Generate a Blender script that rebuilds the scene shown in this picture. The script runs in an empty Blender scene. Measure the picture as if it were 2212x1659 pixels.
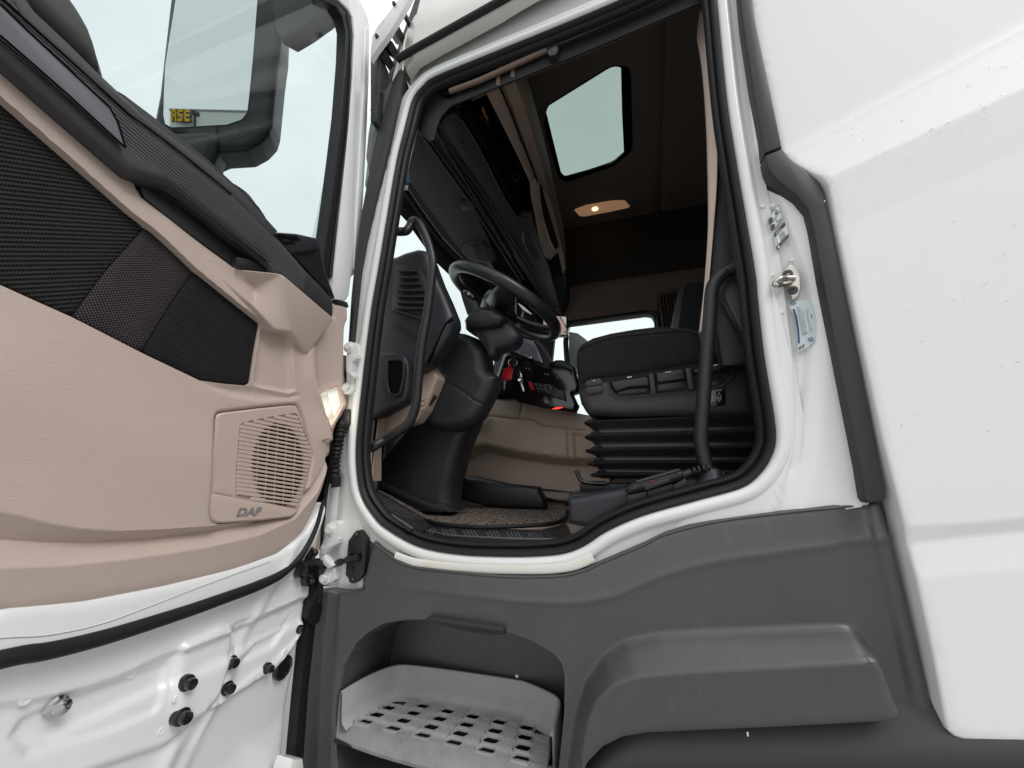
import bpy, bmesh, math, random
import numpy as np
from mathutils import Vector, Matrix

# ------------------------------------------------------------------ camera, sky, sun, exposure
S = bpy.context.scene
PITCH, YAW = math.radians(11.9), math.radians(17.6)      # looking up, turned towards the front of the lorry
EYE = np.array([0.0, 0.0, 1.65])
FOC, PCX, PCY = 831.0, 1106.0, 829.5                      # focal length and centre on a 2212 px wide frame
cam_d = bpy.data.cameras.new('camera'); cam = bpy.data.objects.new('camera', cam_d)
S.collection.objects.link(cam); S.camera = cam
cam.location = EYE; cam.rotation_euler = (math.pi/2 + PITCH, 0, YAW)
cam_d.sensor_width = 36; cam_d.lens = FOC/2212*36; cam_d.clip_start = 0.02; cam_d.clip_end = 3000

SUN_EL, SUN_AZ = math.radians(48), math.radians(116)      # compass: 180 = behind the camera (-Y)
W = bpy.data.worlds.new('World'); S.world = W; W.use_nodes = True
wn, wl = W.node_tree.nodes, W.node_tree.links
bg = wn['Background']; bg.inputs['Strength'].default_value = 0.1
sky = wn.new('ShaderNodeTexSky'); sky.sky_type = 'NISHITA'; sky.sun_disc = False
sky.sun_elevation = SUN_EL; sky.sun_rotation = SUN_AZ; sky.dust_density = 4
hsv = wn.new('ShaderNodeHueSaturation'); hsv.inputs['Saturation'].default_value = 0.1
tc = wn.new('ShaderNodeTexCoord'); mp = wn.new('ShaderNodeMapping'); mp.inputs['Scale'].default_value = (1, 1, 2.2)
cl = wn.new('ShaderNodeTexNoise'); cl.inputs['Scale'].default_value = 2.2; cl.inputs['Detail'].default_value = 5
rp = wn.new('ShaderNodeMapRange'); rp.inputs[1].default_value = .3; rp.inputs[2].default_value = .7
rp.inputs[3].default_value = 0.9; rp.inputs[4].default_value = 1.06
ov = wn.new('ShaderNodeMix'); ov.data_type = 'RGBA'; ov.inputs[0].default_value = .88
ov.inputs['B'].default_value = (14.0, 14.25, 14.4, 1)
mu = wn.new('ShaderNodeMix'); mu.data_type = 'RGBA'; mu.blend_type = 'MULTIPLY'; mu.inputs[0].default_value = 1
wl.new(tc.outputs['Generated'], mp.inputs[0]); wl.new(mp.outputs[0], cl.inputs[0]); wl.new(cl.outputs[0], rp.inputs[0])
wl.new(sky.outputs[0], hsv.inputs['Color']); wl.new(hsv.outputs[0], ov.inputs['A'])
wl.new(ov.outputs['Result'], mu.inputs['A']); wl.new(rp.outputs[0], mu.inputs['B']); wl.new(mu.outputs['Result'], bg.inputs[0])
sun_d = bpy.data.lights.new('sun', 'SUN'); sun_d.energy = 1.3; sun_d.angle = math.radians(25); sun_d.color = (1, .97, .93)
sun = bpy.data.objects.new('sun', sun_d); S.collection.objects.link(sun)
_d = Vector((math.sin(SUN_AZ)*math.cos(SUN_EL), math.cos(SUN_AZ)*math.cos(SUN_EL), math.sin(SUN_EL)))
sun.rotation_euler = (-_d).to_track_quat('-Z', 'Y').to_euler(); sun.location = (3, -6, 9)
S.view_settings.view_transform = 'Standard'; S.view_settings.look = 'None'
S.view_settings.exposure = 0; S.view_settings.gamma = 1
S.render.engine = 'CYCLES'
S.cycles.use_denoising = True; S.cycles.max_bounces = 10; S.cycles.diffuse_bounces = 6; S.cycles.glossy_bounces = 5
S.cycles.transmission_bounces = 6; S.cycles.transparent_max_bounces = 12; S.cycles.caustics_reflective = False
S.cycles.caustics_refractive = False; S.cycles.sample_clamp_indirect = 8

# ------------------------------------------------------------------ survey: photo sight lines onto the real planes of the cab
_fw = np.array([-math.sin(YAW)*math.cos(PITCH), math.cos(YAW)*math.cos(PITCH), math.sin(PITCH)])
_rt = np.array([math.cos(YAW), math.sin(YAW), 0.0]); _up = np.cross(_rt, _fw)
def ray(u, v): return _rt*(u-PCX)/FOC + _up*(PCY-v)/FOC + _fw
def zm(ox, oy, w=1000):
    k = w/2212*.774510
    return lambda pts: [(x*k+ox*.774510, y*k+oy*.774510) for x, y in pts]
Z1, Z2, Z3, Z4, Z5, Z6 = zm(0,0), zm(0,700), zm(0,1392), zm(928,0), zm(928,700), zm(800,1392)
R1, R2, R3 = zm(1856,0), zm(1856,700), zm(1856,1392)
Q1, Q2, Q3 = zm(1500,650,700), zm(1500,1000,700), zm(1000,950,700)
N1, N2, N3 = zm(1000,0,400), zm(1080,600,400), zm(1250,200,400)
K4 = lambda pts: [(x*.14006+1350*.77451, y*.14006+850*.77451) for x, y in pts]
K5 = lambda pts: [(x*.13072+820*.77451, y*.13072+1400*.77451) for x, y in pts]
K7 = lambda pts: [(x*.21466+2080*.77451, y*.21466+540*.77451) for x, y in pts]
K8 = lambda pts: [(x*.18664+820*.77451, y*.18664+820*.77451) for x, y in pts]

class Fr:
    """a plane of the cab with its own axes: origin O, along U and V, facing N"""
    def __init__(s, O, U, V, N):
        s.O, s.U, s.V, s.N = [np.array(a, float) for a in (O, U, V, N)]
    def hit(s, p):
        d = ray(*p); return EYE + d*((s.O-EYE)@s.N)/(d@s.N)
    def uv(s, pts):
        out = []
        for p in pts:
            if len(p) == 3: out.append((p[1], p[2]))          # ('w', u, v): metres on the plane
            else:
                q = s.hit(p)-s.O; out.append((q@s.U, q@s.V))
        return np.array(out)
    def p3(s, uv, h=0.0):
        uv = np.atleast_2d(uv); h = np.broadcast_to(np.asarray(h, float), (len(uv),))
        return s.O + uv[:, :1]*s.U + uv[:, 1:2]*s.V + h[:, None]*s.N
    def pts(s, pts, h=0.0): return s.p3(s.uv(pts), h)
    def off(s, h): return Fr(s.O + h*s.N, s.U, s.V, s.N)
def SIDE(y): return Fr((0,y,0), (1,0,0), (0,0,1), (0,-1,0))
def DOOR(x): return Fr((x,0,0), (0,1,0), (0,0,1), (1,0,0))
def CEIL(z): return Fr((0,0,z), (1,0,0), (0,1,0), (0,0,-1))
def FLOOR(z): return Fr((0,0,z), (1,0,0), (0,1,0), (0,0,1))
def PLANE(P, N, U):
    N = np.array(N, float); N /= np.linalg.norm(N); U = np.array(U, float); U -= N*(U@N); U /= np.linalg.norm(U)
    return Fr(P, U, np.cross(N, U), N)

def cr(pts, n=6, closed=False):
    """Catmull-Rom through the points"""
    P = np.array(pts, float); m = len(P); out = []
    rng = range(m) if closed else range(m-1)
    for i in rng:
        if closed: a, b, c, d = P[i-1], P[i], P[(i+1) % m], P[(i+2) % m]
        else: a, b, c, d = P[max(i-1,0)], P[i], P[i+1], P[min(i+2,m-1)]
        for k in range(n):
            t = k/n
            out.append(.5*((2*b)+(c-a)*t+(2*a-5*b+4*c-d)*t*t+(3*b-a-3*c+d)*t**3))
    if not closed: out.append(P[-1])
    return np.array(out)
def resample(P, step, closed=False):
    P = np.array(P, float)
    if closed: P = np.vstack([P, P[:1]])
    L = np.r_[0, np.cumsum(np.linalg.norm(np.diff(P, axis=0), axis=1))]
    n = max(2, int(round(L[-1]/step)))
    t = np.linspace(0, L[-1], n+1)
    Q = np.stack([np.interp(t, L, P[:, i]) for i in range(P.shape[1])], 1)
    return Q[:-1] if closed else Q

# ------------------------------------------------------------------ materials
MATS = {}
def nd(t, kind, **kw):
    n = t.nodes.new(kind)
    for k, v in kw.items(): setattr(n, k, v)
    return n
def mat(name, col, rough=.5, metal=0, coat=0, grain=None, bump=.2, dist=.0006, var=None, spec=.5, streak=None, emis=None, dirt=None, stretch=(1,1,1)):
    m = bpy.data.materials.new(name); m.use_nodes = True; t = m.node_tree; b = t.nodes['Principled BSDF']
    b.inputs['Base Color'].default_value = (*col, 1); b.inputs['Roughness'].default_value = rough
    b.inputs['Metallic'].default_value = metal; b.inputs['Coat Weight'].default_value = coat
    b.inputs['Coat Roughness'].default_value = .08; b.inputs['Specular IOR Level'].default_value = spec
    tcn = nd(t, 'ShaderNodeTexCoord'); geo = nd(t, 'ShaderNodeNewGeometry')
    mpn = nd(t, 'ShaderNodeMapping'); mpn.inputs['Scale'].default_value = stretch
    t.links.new(geo.outputs['Position'], mpn.inputs[0]); vec = mpn.outputs[0]
    if grain:
        n = nd(t, 'ShaderNodeTexNoise'); n.inputs['Scale'].default_value = grain; n.inputs['Detail'].default_value = 3
        t.links.new(vec, n.inputs['Vector'])
        bp = nd(t, 'ShaderNodeBump'); bp.inputs['Strength'].default_value = bump; bp.inputs['Distance'].default_value = dist
        t.links.new(n.outputs[0], bp.inputs['Height']); t.links.new(bp.outputs[0], b.inputs['Normal'])
    base = None
    if var:
        n = nd(t, 'ShaderNodeTexNoise'); n.inputs['Scale'].default_value = var[0]; n.inputs['Detail'].default_value = 6
        n.inputs['Roughness'].default_value = .65
        t.links.new(geo.outputs['Position'], n.inputs['Vector'])
        r = nd(t, 'ShaderNodeMapRange'); r.inputs[1].default_value = .3; r.inputs[2].default_value = .7
        r.inputs[3].default_value = 1-var[1]; r.inputs[4].default_value = 1+var[1]
        t.links.new(n.outputs[0], r.inputs[0])
        mx = nd(t, 'ShaderNodeMix', data_type='RGBA', blend_type='MULTIPLY'); mx.inputs[0].default_value = 1
        mx.inputs['A'].default_value = (*col, 1); t.links.new(r.outputs[0], mx.inputs['B'])
        base = mx.outputs['Result']
        rr = nd(t, 'ShaderNodeMapRange'); rr.inputs[3].default_value = max(.02, rough-.12); rr.inputs[4].default_value = min(1, rough+.12)
        t.links.new(n.outputs[0], rr.inputs[0]); t.links.new(rr.outputs[0], b.inputs['Roughness'])
    if dirt:                                             # (colour, noise scale, threshold, amount)
        n = nd(t, 'ShaderNodeTexNoise'); n.inputs['Scale'].default_value = dirt[1]; n.inputs['Detail'].default_value = 8
        n.inputs['Roughness'].default_value = .75
        t.links.new(vec, n.inputs['Vector'])
        r = nd(t, 'ShaderNodeMapRange'); r.inputs[1].default_value = dirt[2]; r.inputs[2].default_value = dirt[2]+.18; r.inputs[4].default_value = dirt[3]
        t.links.new(n.outputs[0], r.inputs[0])
        mx = nd(t, 'ShaderNodeMix', data_type='RGBA'); t.links.new(r.outputs[0], mx.inputs[0])
        if base: t.links.new(base, mx.inputs['A'])
        else: mx.inputs['A'].default_value = (*col, 1)
        mx.inputs['B'].default_value = (*dirt[0], 1); base = mx.outputs['Result']
    if base: t.links.new(base, b.inputs['Base Color'])
    if emis:
        b.inputs['Emission Color'].default_value = (*emis[0], 1); b.inputs['Emission Strength'].default_value = emis[1]
    MATS[name] = m; return m
def math_node(t, op, a, b=None):
    n = nd(t, 'ShaderNodeMath', operation=op)
    for i, x in enumerate((a, b)):
        if x is None: continue
        if isinstance(x, (int, float)): n.inputs[i].default_value = x
        else: t.links.new(x, n.inputs[i])
    return n.outputs[0]
def dotp(t, pos, vec):
    n = nd(t, 'ShaderNodeVectorMath', operation='DOT_PRODUCT'); t.links.new(pos, n.inputs[0]); n.inputs[1].default_value = vec
    return n.outputs['Value']
def weave(name, c0, c1, dirs, pitch, mode, bump=.6, rough=.85, depth=.0012):
    """cloth with ribs or dots: dirs = two directions in metres space, pitch = two spacings"""
    m = bpy.data.materials.new(name); m.use_nodes = True; t = m.node_tree; b = t.nodes['Principled BSDF']
    b.inputs['Roughness'].default_value = rough; b.inputs['Specular IOR Level'].default_value = .25
    geo = nd(t, 'ShaderNodeNewGeometry'); pos = geo.outputs['Position']
    s = math_node(t, 'MULTIPLY', dotp(t, pos, dirs[0]), 2*math.pi/pitch[0])
    q = math_node(t, 'MULTIPLY', dotp(t, pos, dirs[1]), 2*math.pi/pitch[1])
    if mode == 'rib':
        wob = math_node(t, 'MULTIPLY', math_node(t, 'SINE', q), .5)
        h = math_node(t, 'ADD', math_node(t, 'MULTIPLY', math_node(t, 'SINE', math_node(t, 'ADD', s, wob)), .5), .5)
        h = math_node(t, 'POWER', h, .7)
    elif mode == 'dot':
        a = math_node(t, 'SINE', math_node(t, 'ADD', s, q)); c = math_node(t, 'SINE', math_node(t, 'SUBTRACT', s, q))
        h = math_node(t, 'ADD', math_node(t, 'MULTIPLY', math_node(t, 'MULTIPLY', a, c), .5), .5)
        h = math_node(t, 'POWER', h, 2.5)
    else:                                                # zig-zag
        tri = math_node(t, 'PINGPONG', math_node(t, 'MULTIPLY', q, 1/(2*math.pi)), .5)
        h = math_node(t, 'ADD', math_node(t, 'MULTIPLY', math_node(t, 'SINE', math_node(t, 'ADD', s, math_node(t, 'MULTIPLY', tri, 3.0))), .5), .5)
    nz = nd(t, 'ShaderNodeTexNoise'); nz.inputs['Scale'].default_value = 900; t.links.new(pos, nz.inputs['Vector'])
    hh = math_node(t, 'ADD', h, math_node(t, 'MULTIPLY', nz.outputs[0], .35))
    bp = nd(t, 'ShaderNodeBump'); bp.inputs['Strength'].default_value = bump; bp.inputs['Distance'].default_value = depth
    t.links.new(hh, bp.inputs['Height']); t.links.new(bp.outputs[0], b.inputs['Normal'])
    mx = nd(t, 'ShaderNodeMix', data_type='RGBA'); mx.inputs['A'].default_value = (*c0, 1); mx.inputs['B'].default_value = (*c1, 1)
    t.links.new(h, mx.inputs[0]); t.links.new(mx.outputs['Result'], b.inputs['Base Color'])
    MATS[name] = m; return m
def glass(name, tint, refl=.06):
    m = bpy.data.materials.new(name); m.use_nodes = True; t = m.node_tree; t.nodes.remove(t.nodes['Principled BSDF'])
    tr = nd(t, 'ShaderNodeBsdfTransparent'); tr.inputs[0].default_value = (*tint, 1)
    gl = nd(t, 'ShaderNodeBsdfGlossy'); gl.inputs['Roughness'].default_value = .02
    lw = nd(t, 'ShaderNodeLayerWeight'); lw.inputs[0].default_value = .5
    fc = math_node(t, 'ADD', math_node(t, 'MULTIPLY', math_node(t, 'POWER', lw.outputs['Facing'], 4.0), .22), .014)
    mx = nd(t, 'ShaderNodeMixShader'); t.links.new(fc, mx.inputs[0]); t.links.new(tr.outputs[0], mx.inputs[1]); t.links.new(gl.outputs[0], mx.inputs[2])
    t.links.new(mx.outputs[0], t.nodes['Material Output'].inputs[0]); MATS[name] = m; return m

paint = mat('white paint', (.80,.81,.80), .3, coat=.5, grain=90, bump=.03, dist=.0008, var=(3,.012), dirt=((.55,.54,.50), 14, .66, .35))
paint_in = mat('white paint of door inside', (.85,.86,.87), .28, coat=.5, grain=60, bump=.04, dist=.0008, dirt=((.62,.61,.58), 9, .62, .3))
panelw = mat('white side panel', (.80,.805,.805), .45, coat=0, spec=.18, grain=380, bump=.05, dist=.0004, dirt=((.6,.6,.58), 40, .70, .3))
cream = mat('roof underside paint', (.70,.68,.64), .35, coat=.3, var=(4,.03))
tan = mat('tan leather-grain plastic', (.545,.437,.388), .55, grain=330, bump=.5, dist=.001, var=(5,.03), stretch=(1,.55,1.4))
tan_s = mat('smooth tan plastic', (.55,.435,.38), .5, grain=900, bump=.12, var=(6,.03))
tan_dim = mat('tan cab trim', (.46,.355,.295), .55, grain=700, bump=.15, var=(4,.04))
tan_shaded = mat('tan trim darkened for shade', (.20,.145,.115), .6, grain=700, bump=.15, var=(4,.05))  # same tan trim, with overhead and far-wall shade put into the colour
tan_cloth = mat('tan curtain cloth', (.74,.58,.50), .9, grain=500, bump=.3)
headlin = mat('brown headlining', (.22,.185,.16), .95, grain=500, bump=.2, spec=.1)
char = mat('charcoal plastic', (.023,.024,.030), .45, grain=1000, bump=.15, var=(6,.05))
char_s = mat('satin grey inlay', (.145,.145,.165), .38, grain=1400, bump=.10, dist=.0003)
char_l = mat('grained charcoal rail', (.052,.052,.058), .5, grain=300, bump=.6, dist=.001, stretch=(1,1,3))
black = mat('black plastic', (.014,.014,.016), .42, grain=900, bump=.1)
gloss = mat('piano black', (.008,.008,.009), .12, coat=.4)
rubber = mat('black rubber', (.010,.010,.012), .55, grain=300, bump=.12, var=(10,.1), spec=.35)
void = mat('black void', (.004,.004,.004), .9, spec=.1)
clad = mat('grey cladding plastic', (.058,.057,.058), .42, spec=.75, grain=900, bump=.22, dist=.0006, var=(5,.09), dirt=((.115,.11,.105), 16, .57, .5), stretch=(1.6,1,.6))
fend = mat('dark mudguard plastic', (.022,.022,.023), .44, grain=700, bump=.25, var=(8,.08), dirt=((.08,.078,.074), 30, .66, .3))
stepm = mat('light grey step plastic', (.37,.375,.385), .5, grain=700, bump=.2, var=(14,.08), dirt=((.26,.255,.245), 22, .58, .55))
trimg = mat('dark grey trim strip', (.034,.033,.034), .5, grain=1100, bump=.15, var=(7,.04), spec=.4)
steel = mat('worn steel', (.55,.52,.47), .3, metal=1, grain=300, bump=.1, var=(30,.15))
chrome = mat('chrome', (.75,.75,.75), .12, metal=1)
white_p = mat('white hinge paint', (.70,.72,.71), .35, grain=200, bump=.15, var=(20,.05))
red = mat('red plastic', (.55,.012,.02), .35)
orange = mat('orange tape', (.45,.13,.01), .6)
pink = mat('dark pink card', (.28,.05,.09), .7)
blue = mat('blue label', (.02,.05,.20), .5)
bluet = mat('blue tag', (.03,.14,.42), .5)
label = mat('label white', (.72,.74,.76), .35)
ink = mat('label black', (.05,.05,.055), .4)
inkg = mat('label grey print', (.28,.28,.31), .5)
silver = mat('badge silver', (.33,.32,.32), .35, metal=.4)
icon = mat('white icon print', (.55,.56,.58), .5)
mirror_m = mat('mirror glass', (.60,.64,.62), .012, metal=1)
screen = mat('idle screen', (.035,.034,.042), .25, emis=((.35,.34,.42), .10))
camview = mat('camera monitor picture', (.25,.17,.15), .3, emis=((.62,.42,.36), .55))
camsky = mat('monitor sky picture', (.4,.4,.45), .3, emis=((.62,.60,.66), .55))
redglow = mat('red glow', (.3,.01,.01), .4, emis=((1,.05,.03), 1.6))
lampw = mat('lamp warm glass', (.40,.30,.25), .2, emis=((1,.55,.3), .20))
lampb = mat('lamp bulb', (1,.8,.6), .3, emis=((1,.66,.34), 2.4))
lampd = mat('courtesy lens lit', (.85,.87,.84), .12, emis=((.95,1,.97), .22))
wax = mat('yellowed wax film', (.80,.80,.765), .35, coat=.2, grain=120, bump=.2, dirt=((.78,.70,.40), 26, .52, .75), stretch=(.35,1,1.6))
scuff = mat('scuffed rib plastic', (.10,.10,.108), .5)
gl_door = glass('door glass', (.79,.835,.84)); gl_wind = glass('windscreen glass', (.86,.90,.90)); gl_roof = glass('tinted roof glass', (.53,.60,.57))
gl_clear = glass('thin clear lens', (.93,.95,.94))
concrete = mat('yard concrete', (.34,.335,.325), .85, grain=40, bump=.3, var=(.8,.12))
asph = mat('asphalt', (.06,.06,.062), .9, grain=60, bump=.4, var=(1,.15))

# ------------------------------------------------------------------ object helpers
ROOTPOS = {}
def link(name, me, parent=None, m=None, loc=None):
    o = bpy.data.objects.new(name, me); S.collection.objects.link(o)
    if m is not None and me is not None and not me.materials: me.materials.append(m)
    c = np.zeros(3) if loc is None else np.array(loc, float)
    ROOTPOS[o.name] = c
    if parent is not None:
        o.parent = parent; o.location = c - ROOTPOS[parent.name]
    else: o.location = c
    return o
def build(name, verts, faces, m, parent=None, smooth=35):
    v = np.array(verts, float); c = (v.min(0)+v.max(0))/2
    me = bpy.data.meshes.new(name); me.from_pydata((v-c).tolist(), [], [list(map(int, f)) for f in faces]); me.validate()
    bm = bmesh.new(); bm.from_mesh(me); bmesh.ops.recalc_face_normals(bm, faces=bm.faces); bm.to_mesh(me); bm.free()
    if smooth:
        me.polygons.foreach_set('use_smooth', [True]*len(me.polygons)); me.set_sharp_from_angle(angle=math.radians(smooth))
    me.update(); return link(name, me, parent, m, c)
def from_bm(name, bm, m, parent=None, smooth=35):
    bmesh.ops.recalc_face_normals(bm, faces=bm.faces)
    v = np.array([x.co[:] for x in bm.verts]); c = (v.min(0)+v.max(0))/2
    bmesh.ops.translate(bm, verts=bm.verts, vec=Vector(-c))
    me = bpy.data.meshes.new(name); bm.to_mesh(me); bm.free()
    if smooth:
        me.polygons.foreach_set('use_smooth', [True]*len(me.polygons)); me.set_sharp_from_angle(angle=math.radians(smooth))
    return link(name, me, parent, m, c)
def thing(name, label, cat, loc=(0,0,0), group=None):
    o = link(name, None, None, None, loc); o['label'] = label; o['category'] = cat
    if group: o['group'] = group
    o.empty_display_size = .1; return o
def empty(name, parent, loc, label_=None):
    o = link(name, None, parent, None, loc)
    if label_: o['label'] = label_
    return o
def tag(o, label, cat, group=None):
    o['label'] = label; o['category'] = cat
    if group: o['group'] = group
    return o

def slab(name, P, ext, m, parent=None, bev=.003, seg=2, smooth=35, bm=None):
    """planar outline P (3-D) pushed along ext, front rim bevelled"""
    own = bm is None
    if own: bm = bmesh.new()
    vs = [bm.verts.new(p) for p in P]; f = bm.faces.new(vs)
    r = bmesh.ops.extrude_face_region(bm, geom=[f]); nv = [g for g in r['geom'] if isinstance(g, bmesh.types.BMVert)]
    bmesh.ops.translate(bm, verts=nv, vec=Vector(ext))
    if bev:
        bm.edges.ensure_lookup_table(); es = [e for e in f.edges]
        bmesh.ops.bevel(bm, geom=es, offset=bev, segments=seg, profile=.5, affect='EDGES', clamp_overlap=True)
    if own: return from_bm(name, bm, m, parent, smooth)
def tube(name, P, r, m, parent=None, seg=12, closed=False, smooth=60, flat=None, bm=None):
    """round bar along P; r a number or one radius per point; flat=(axis, factor) squashes it"""
    P = np.array(P, float); n = len(P); r = np.broadcast_to(np.asarray(r, float), (n,))
    if closed: T = np.roll(P, -1, 0)-np.roll(P, 1, 0)
    else: T = np.gradient(P, axis=0)
    T /= np.linalg.norm(T, axis=1)[:, None]
    a = np.array([0, 0, 1.]) if abs(T[0][2]) < .9 else np.array([1., 0, 0])
    x = np.cross(T[0], a); x /= np.linalg.norm(x); verts = []; ang = np.linspace(0, 2*np.pi, seg, endpoint=False)
    for i in range(n):
        x = x - T[i]*(x@T[i]); x /= np.linalg.norm(x); y = np.cross(T[i], x)
        ring = r[i]*(np.cos(ang)[:, None]*x + np.sin(ang)[:, None]*y)
        if flat is not None:
            ax = np.array(flat[0], float); ring = ring - np.outer(ring@ax, ax)*(1-flat[1])
        verts.append(P[i]+ring)
    V = np.concatenate(verts); F = []
    for i in range(n if closed else n-1):
        j = (i+1) % n
        for k in range(seg):
            l = (k+1) % seg; F.append((i*seg+k, i*seg+l, j*seg+l, j*seg+k))
    if not closed: F += [tuple(range(seg))[::-1], tuple((n-1)*seg+k for k in range(seg))]
    if bm is not None:
        vs = [bm.verts.new(v) for v in V]
        for f in F: bm.faces.new([vs[k] for k in f])
        return None
    return build(name, V, F, m, parent, smooth)
def loft(name, rings, m, parent=None, caps=True, smooth=40, closed=True):
    n = len(rings[0]); V = np.concatenate([np.array(r, float) for r in rings]); F = []
    for i in range(len(rings)-1):
        for k in range(n if closed else n-1):
            l = (k+1) % n; F.append((i*n+k, i*n+l, (i+1)*n+l, (i+1)*n+k))
    if caps and closed: F += [tuple(range(n))[::-1], tuple((len(rings)-1)*n+k for k in range(n))]
    return build(name, V, F, m, parent, smooth)
def rbox_bm(bm, c, half, M=None, bev=.003, seg=2):
    r = bmesh.ops.create_cube(bm, size=1); vs = r['verts']
    bmesh.ops.scale(bm, verts=vs, vec=Vector(half)*2)
    es = list({e for v in vs for e in v.link_edges})
    if bev:
        rb = bmesh.ops.bevel(bm, geom=es, offset=bev, segments=seg, profile=.5, affect='EDGES', clamp_overlap=True)
        vs = list({v for f in rb['faces'] for v in f.verts} | {v for v in vs if v.is_valid})
    MM = Matrix.Translation(Vector(c)) @ (M.to_4x4() if M is not None else Matrix.Identity(4))
    bmesh.ops.transform(bm, verts=vs, matrix=MM)
def rbox(name, c, half, m, parent=None, M=None, bev=.003, seg=2, smooth=35):
    bm = bmesh.new(); rbox_bm(bm, c, half, M, bev, seg); return from_bm(name, bm, m, parent, smooth)
def lathe(name, c, axis, prof, m, parent=None, seg=20, smooth=35):
    """prof = (radius, height along axis) pairs"""
    ax = np.array(axis, float); ax /= np.linalg.norm(ax)
    a = np.array([0, 0, 1.]) if abs(ax[2]) < .9 else np.array([1., 0, 0])
    x = np.cross(ax, a); x /= np.linalg.norm(x); y = np.cross(ax, x); ang = np.linspace(0, 2*np.pi, seg, endpoint=False)
    rings = [np.array(c) + ax*h + max(r, 1e-5)*(np.cos(ang)[:, None]*x+np.sin(ang)[:, None]*y) for r, h in prof]
    return loft(name, rings, m, parent, True, smooth)

def sdf(P, poly):
    """distance to a closed outline, positive inside"""
    d = np.full(len(P), 1e9); ins = np.zeros(len(P), bool); near = np.zeros_like(P)
    A = np.asarray(poly, float); B = np.roll(A, -1, 0)
    for a, b in zip(A, B):
        e = b-a; L = e@e
        if L < 1e-14: continue
        w = P-a; t = np.clip(w@e/L, 0, 1); q = a+t[:, None]*e; dd = np.hypot(*(P-q).T)
        k = dd < d; d[k] = dd[k]; near[k] = q[k]
        c = (a[1] > P[:, 1]) != (b[1] > P[:, 1])
        with np.errstate(divide='ignore', invalid='ignore'):
            xx = a[0] + (P[:, 1]-a[1])/(b[1]-a[1])*e[0]
        ins ^= c & (P[:, 0] < xx)
    return np.where(ins, d, -d), near
def dline(P, line):
    """signed distance to an open line: positive on its left"""
    d = np.full(len(P), 1e9); s = np.zeros(len(P)); A = np.asarray(line, float)
    for i, (a, b) in enumerate(zip(A[:-1], A[1:])):
        e = b-a; w = P-a; t = w@e/(e@e); lo = -1e9 if i == 0 else 0; hi = 1e9 if i == len(A)-2 else 1
        t = np.clip(t, lo, hi); q = a+t[:, None]*e; dd = np.hypot(*(P-q).T)
        cz = e[0]*w[:, 1]-e[1]*w[:, 0]; k = dd < d; d[k] = dd[k]; s[k] = np.sign(cz[k])
    return d*s
def sstep(x, a, b):
    t = np.clip((x-a)/(b-a), 0, 1); return t*t*(3-2*t)
def bands(P, lines, hs):
    """height that runs from line to line (lines listed downwards, each drawn left to right)"""
    D = [dline(P, l) for l in lines]; h = np.full(len(P), float(hs[0]))
    for i in range(len(lines)-1):
        a, b = D[i], D[i+1]; t = np.clip(-a/(np.where(np.abs(b-a) < 1e-6, 1e-6, b-a)), 0, 1)
        t = np.where(a < 0, -a/np.maximum(-a+np.maximum(b, 0), 1e-6), 0)
        h = np.where(a < 0, hs[i]+(hs[i+1]-hs[i])*np.clip(t, 0, 1), h)
    h = np.where(D[-1] < 0, hs[-1], h); return h
def towards(P, line, ref):
    """signed distance to a line, positive on the side where ref lies"""
    d = dline(P, line); return d if dline(np.array([ref], float), line)[0] > 0 else -d
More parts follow.
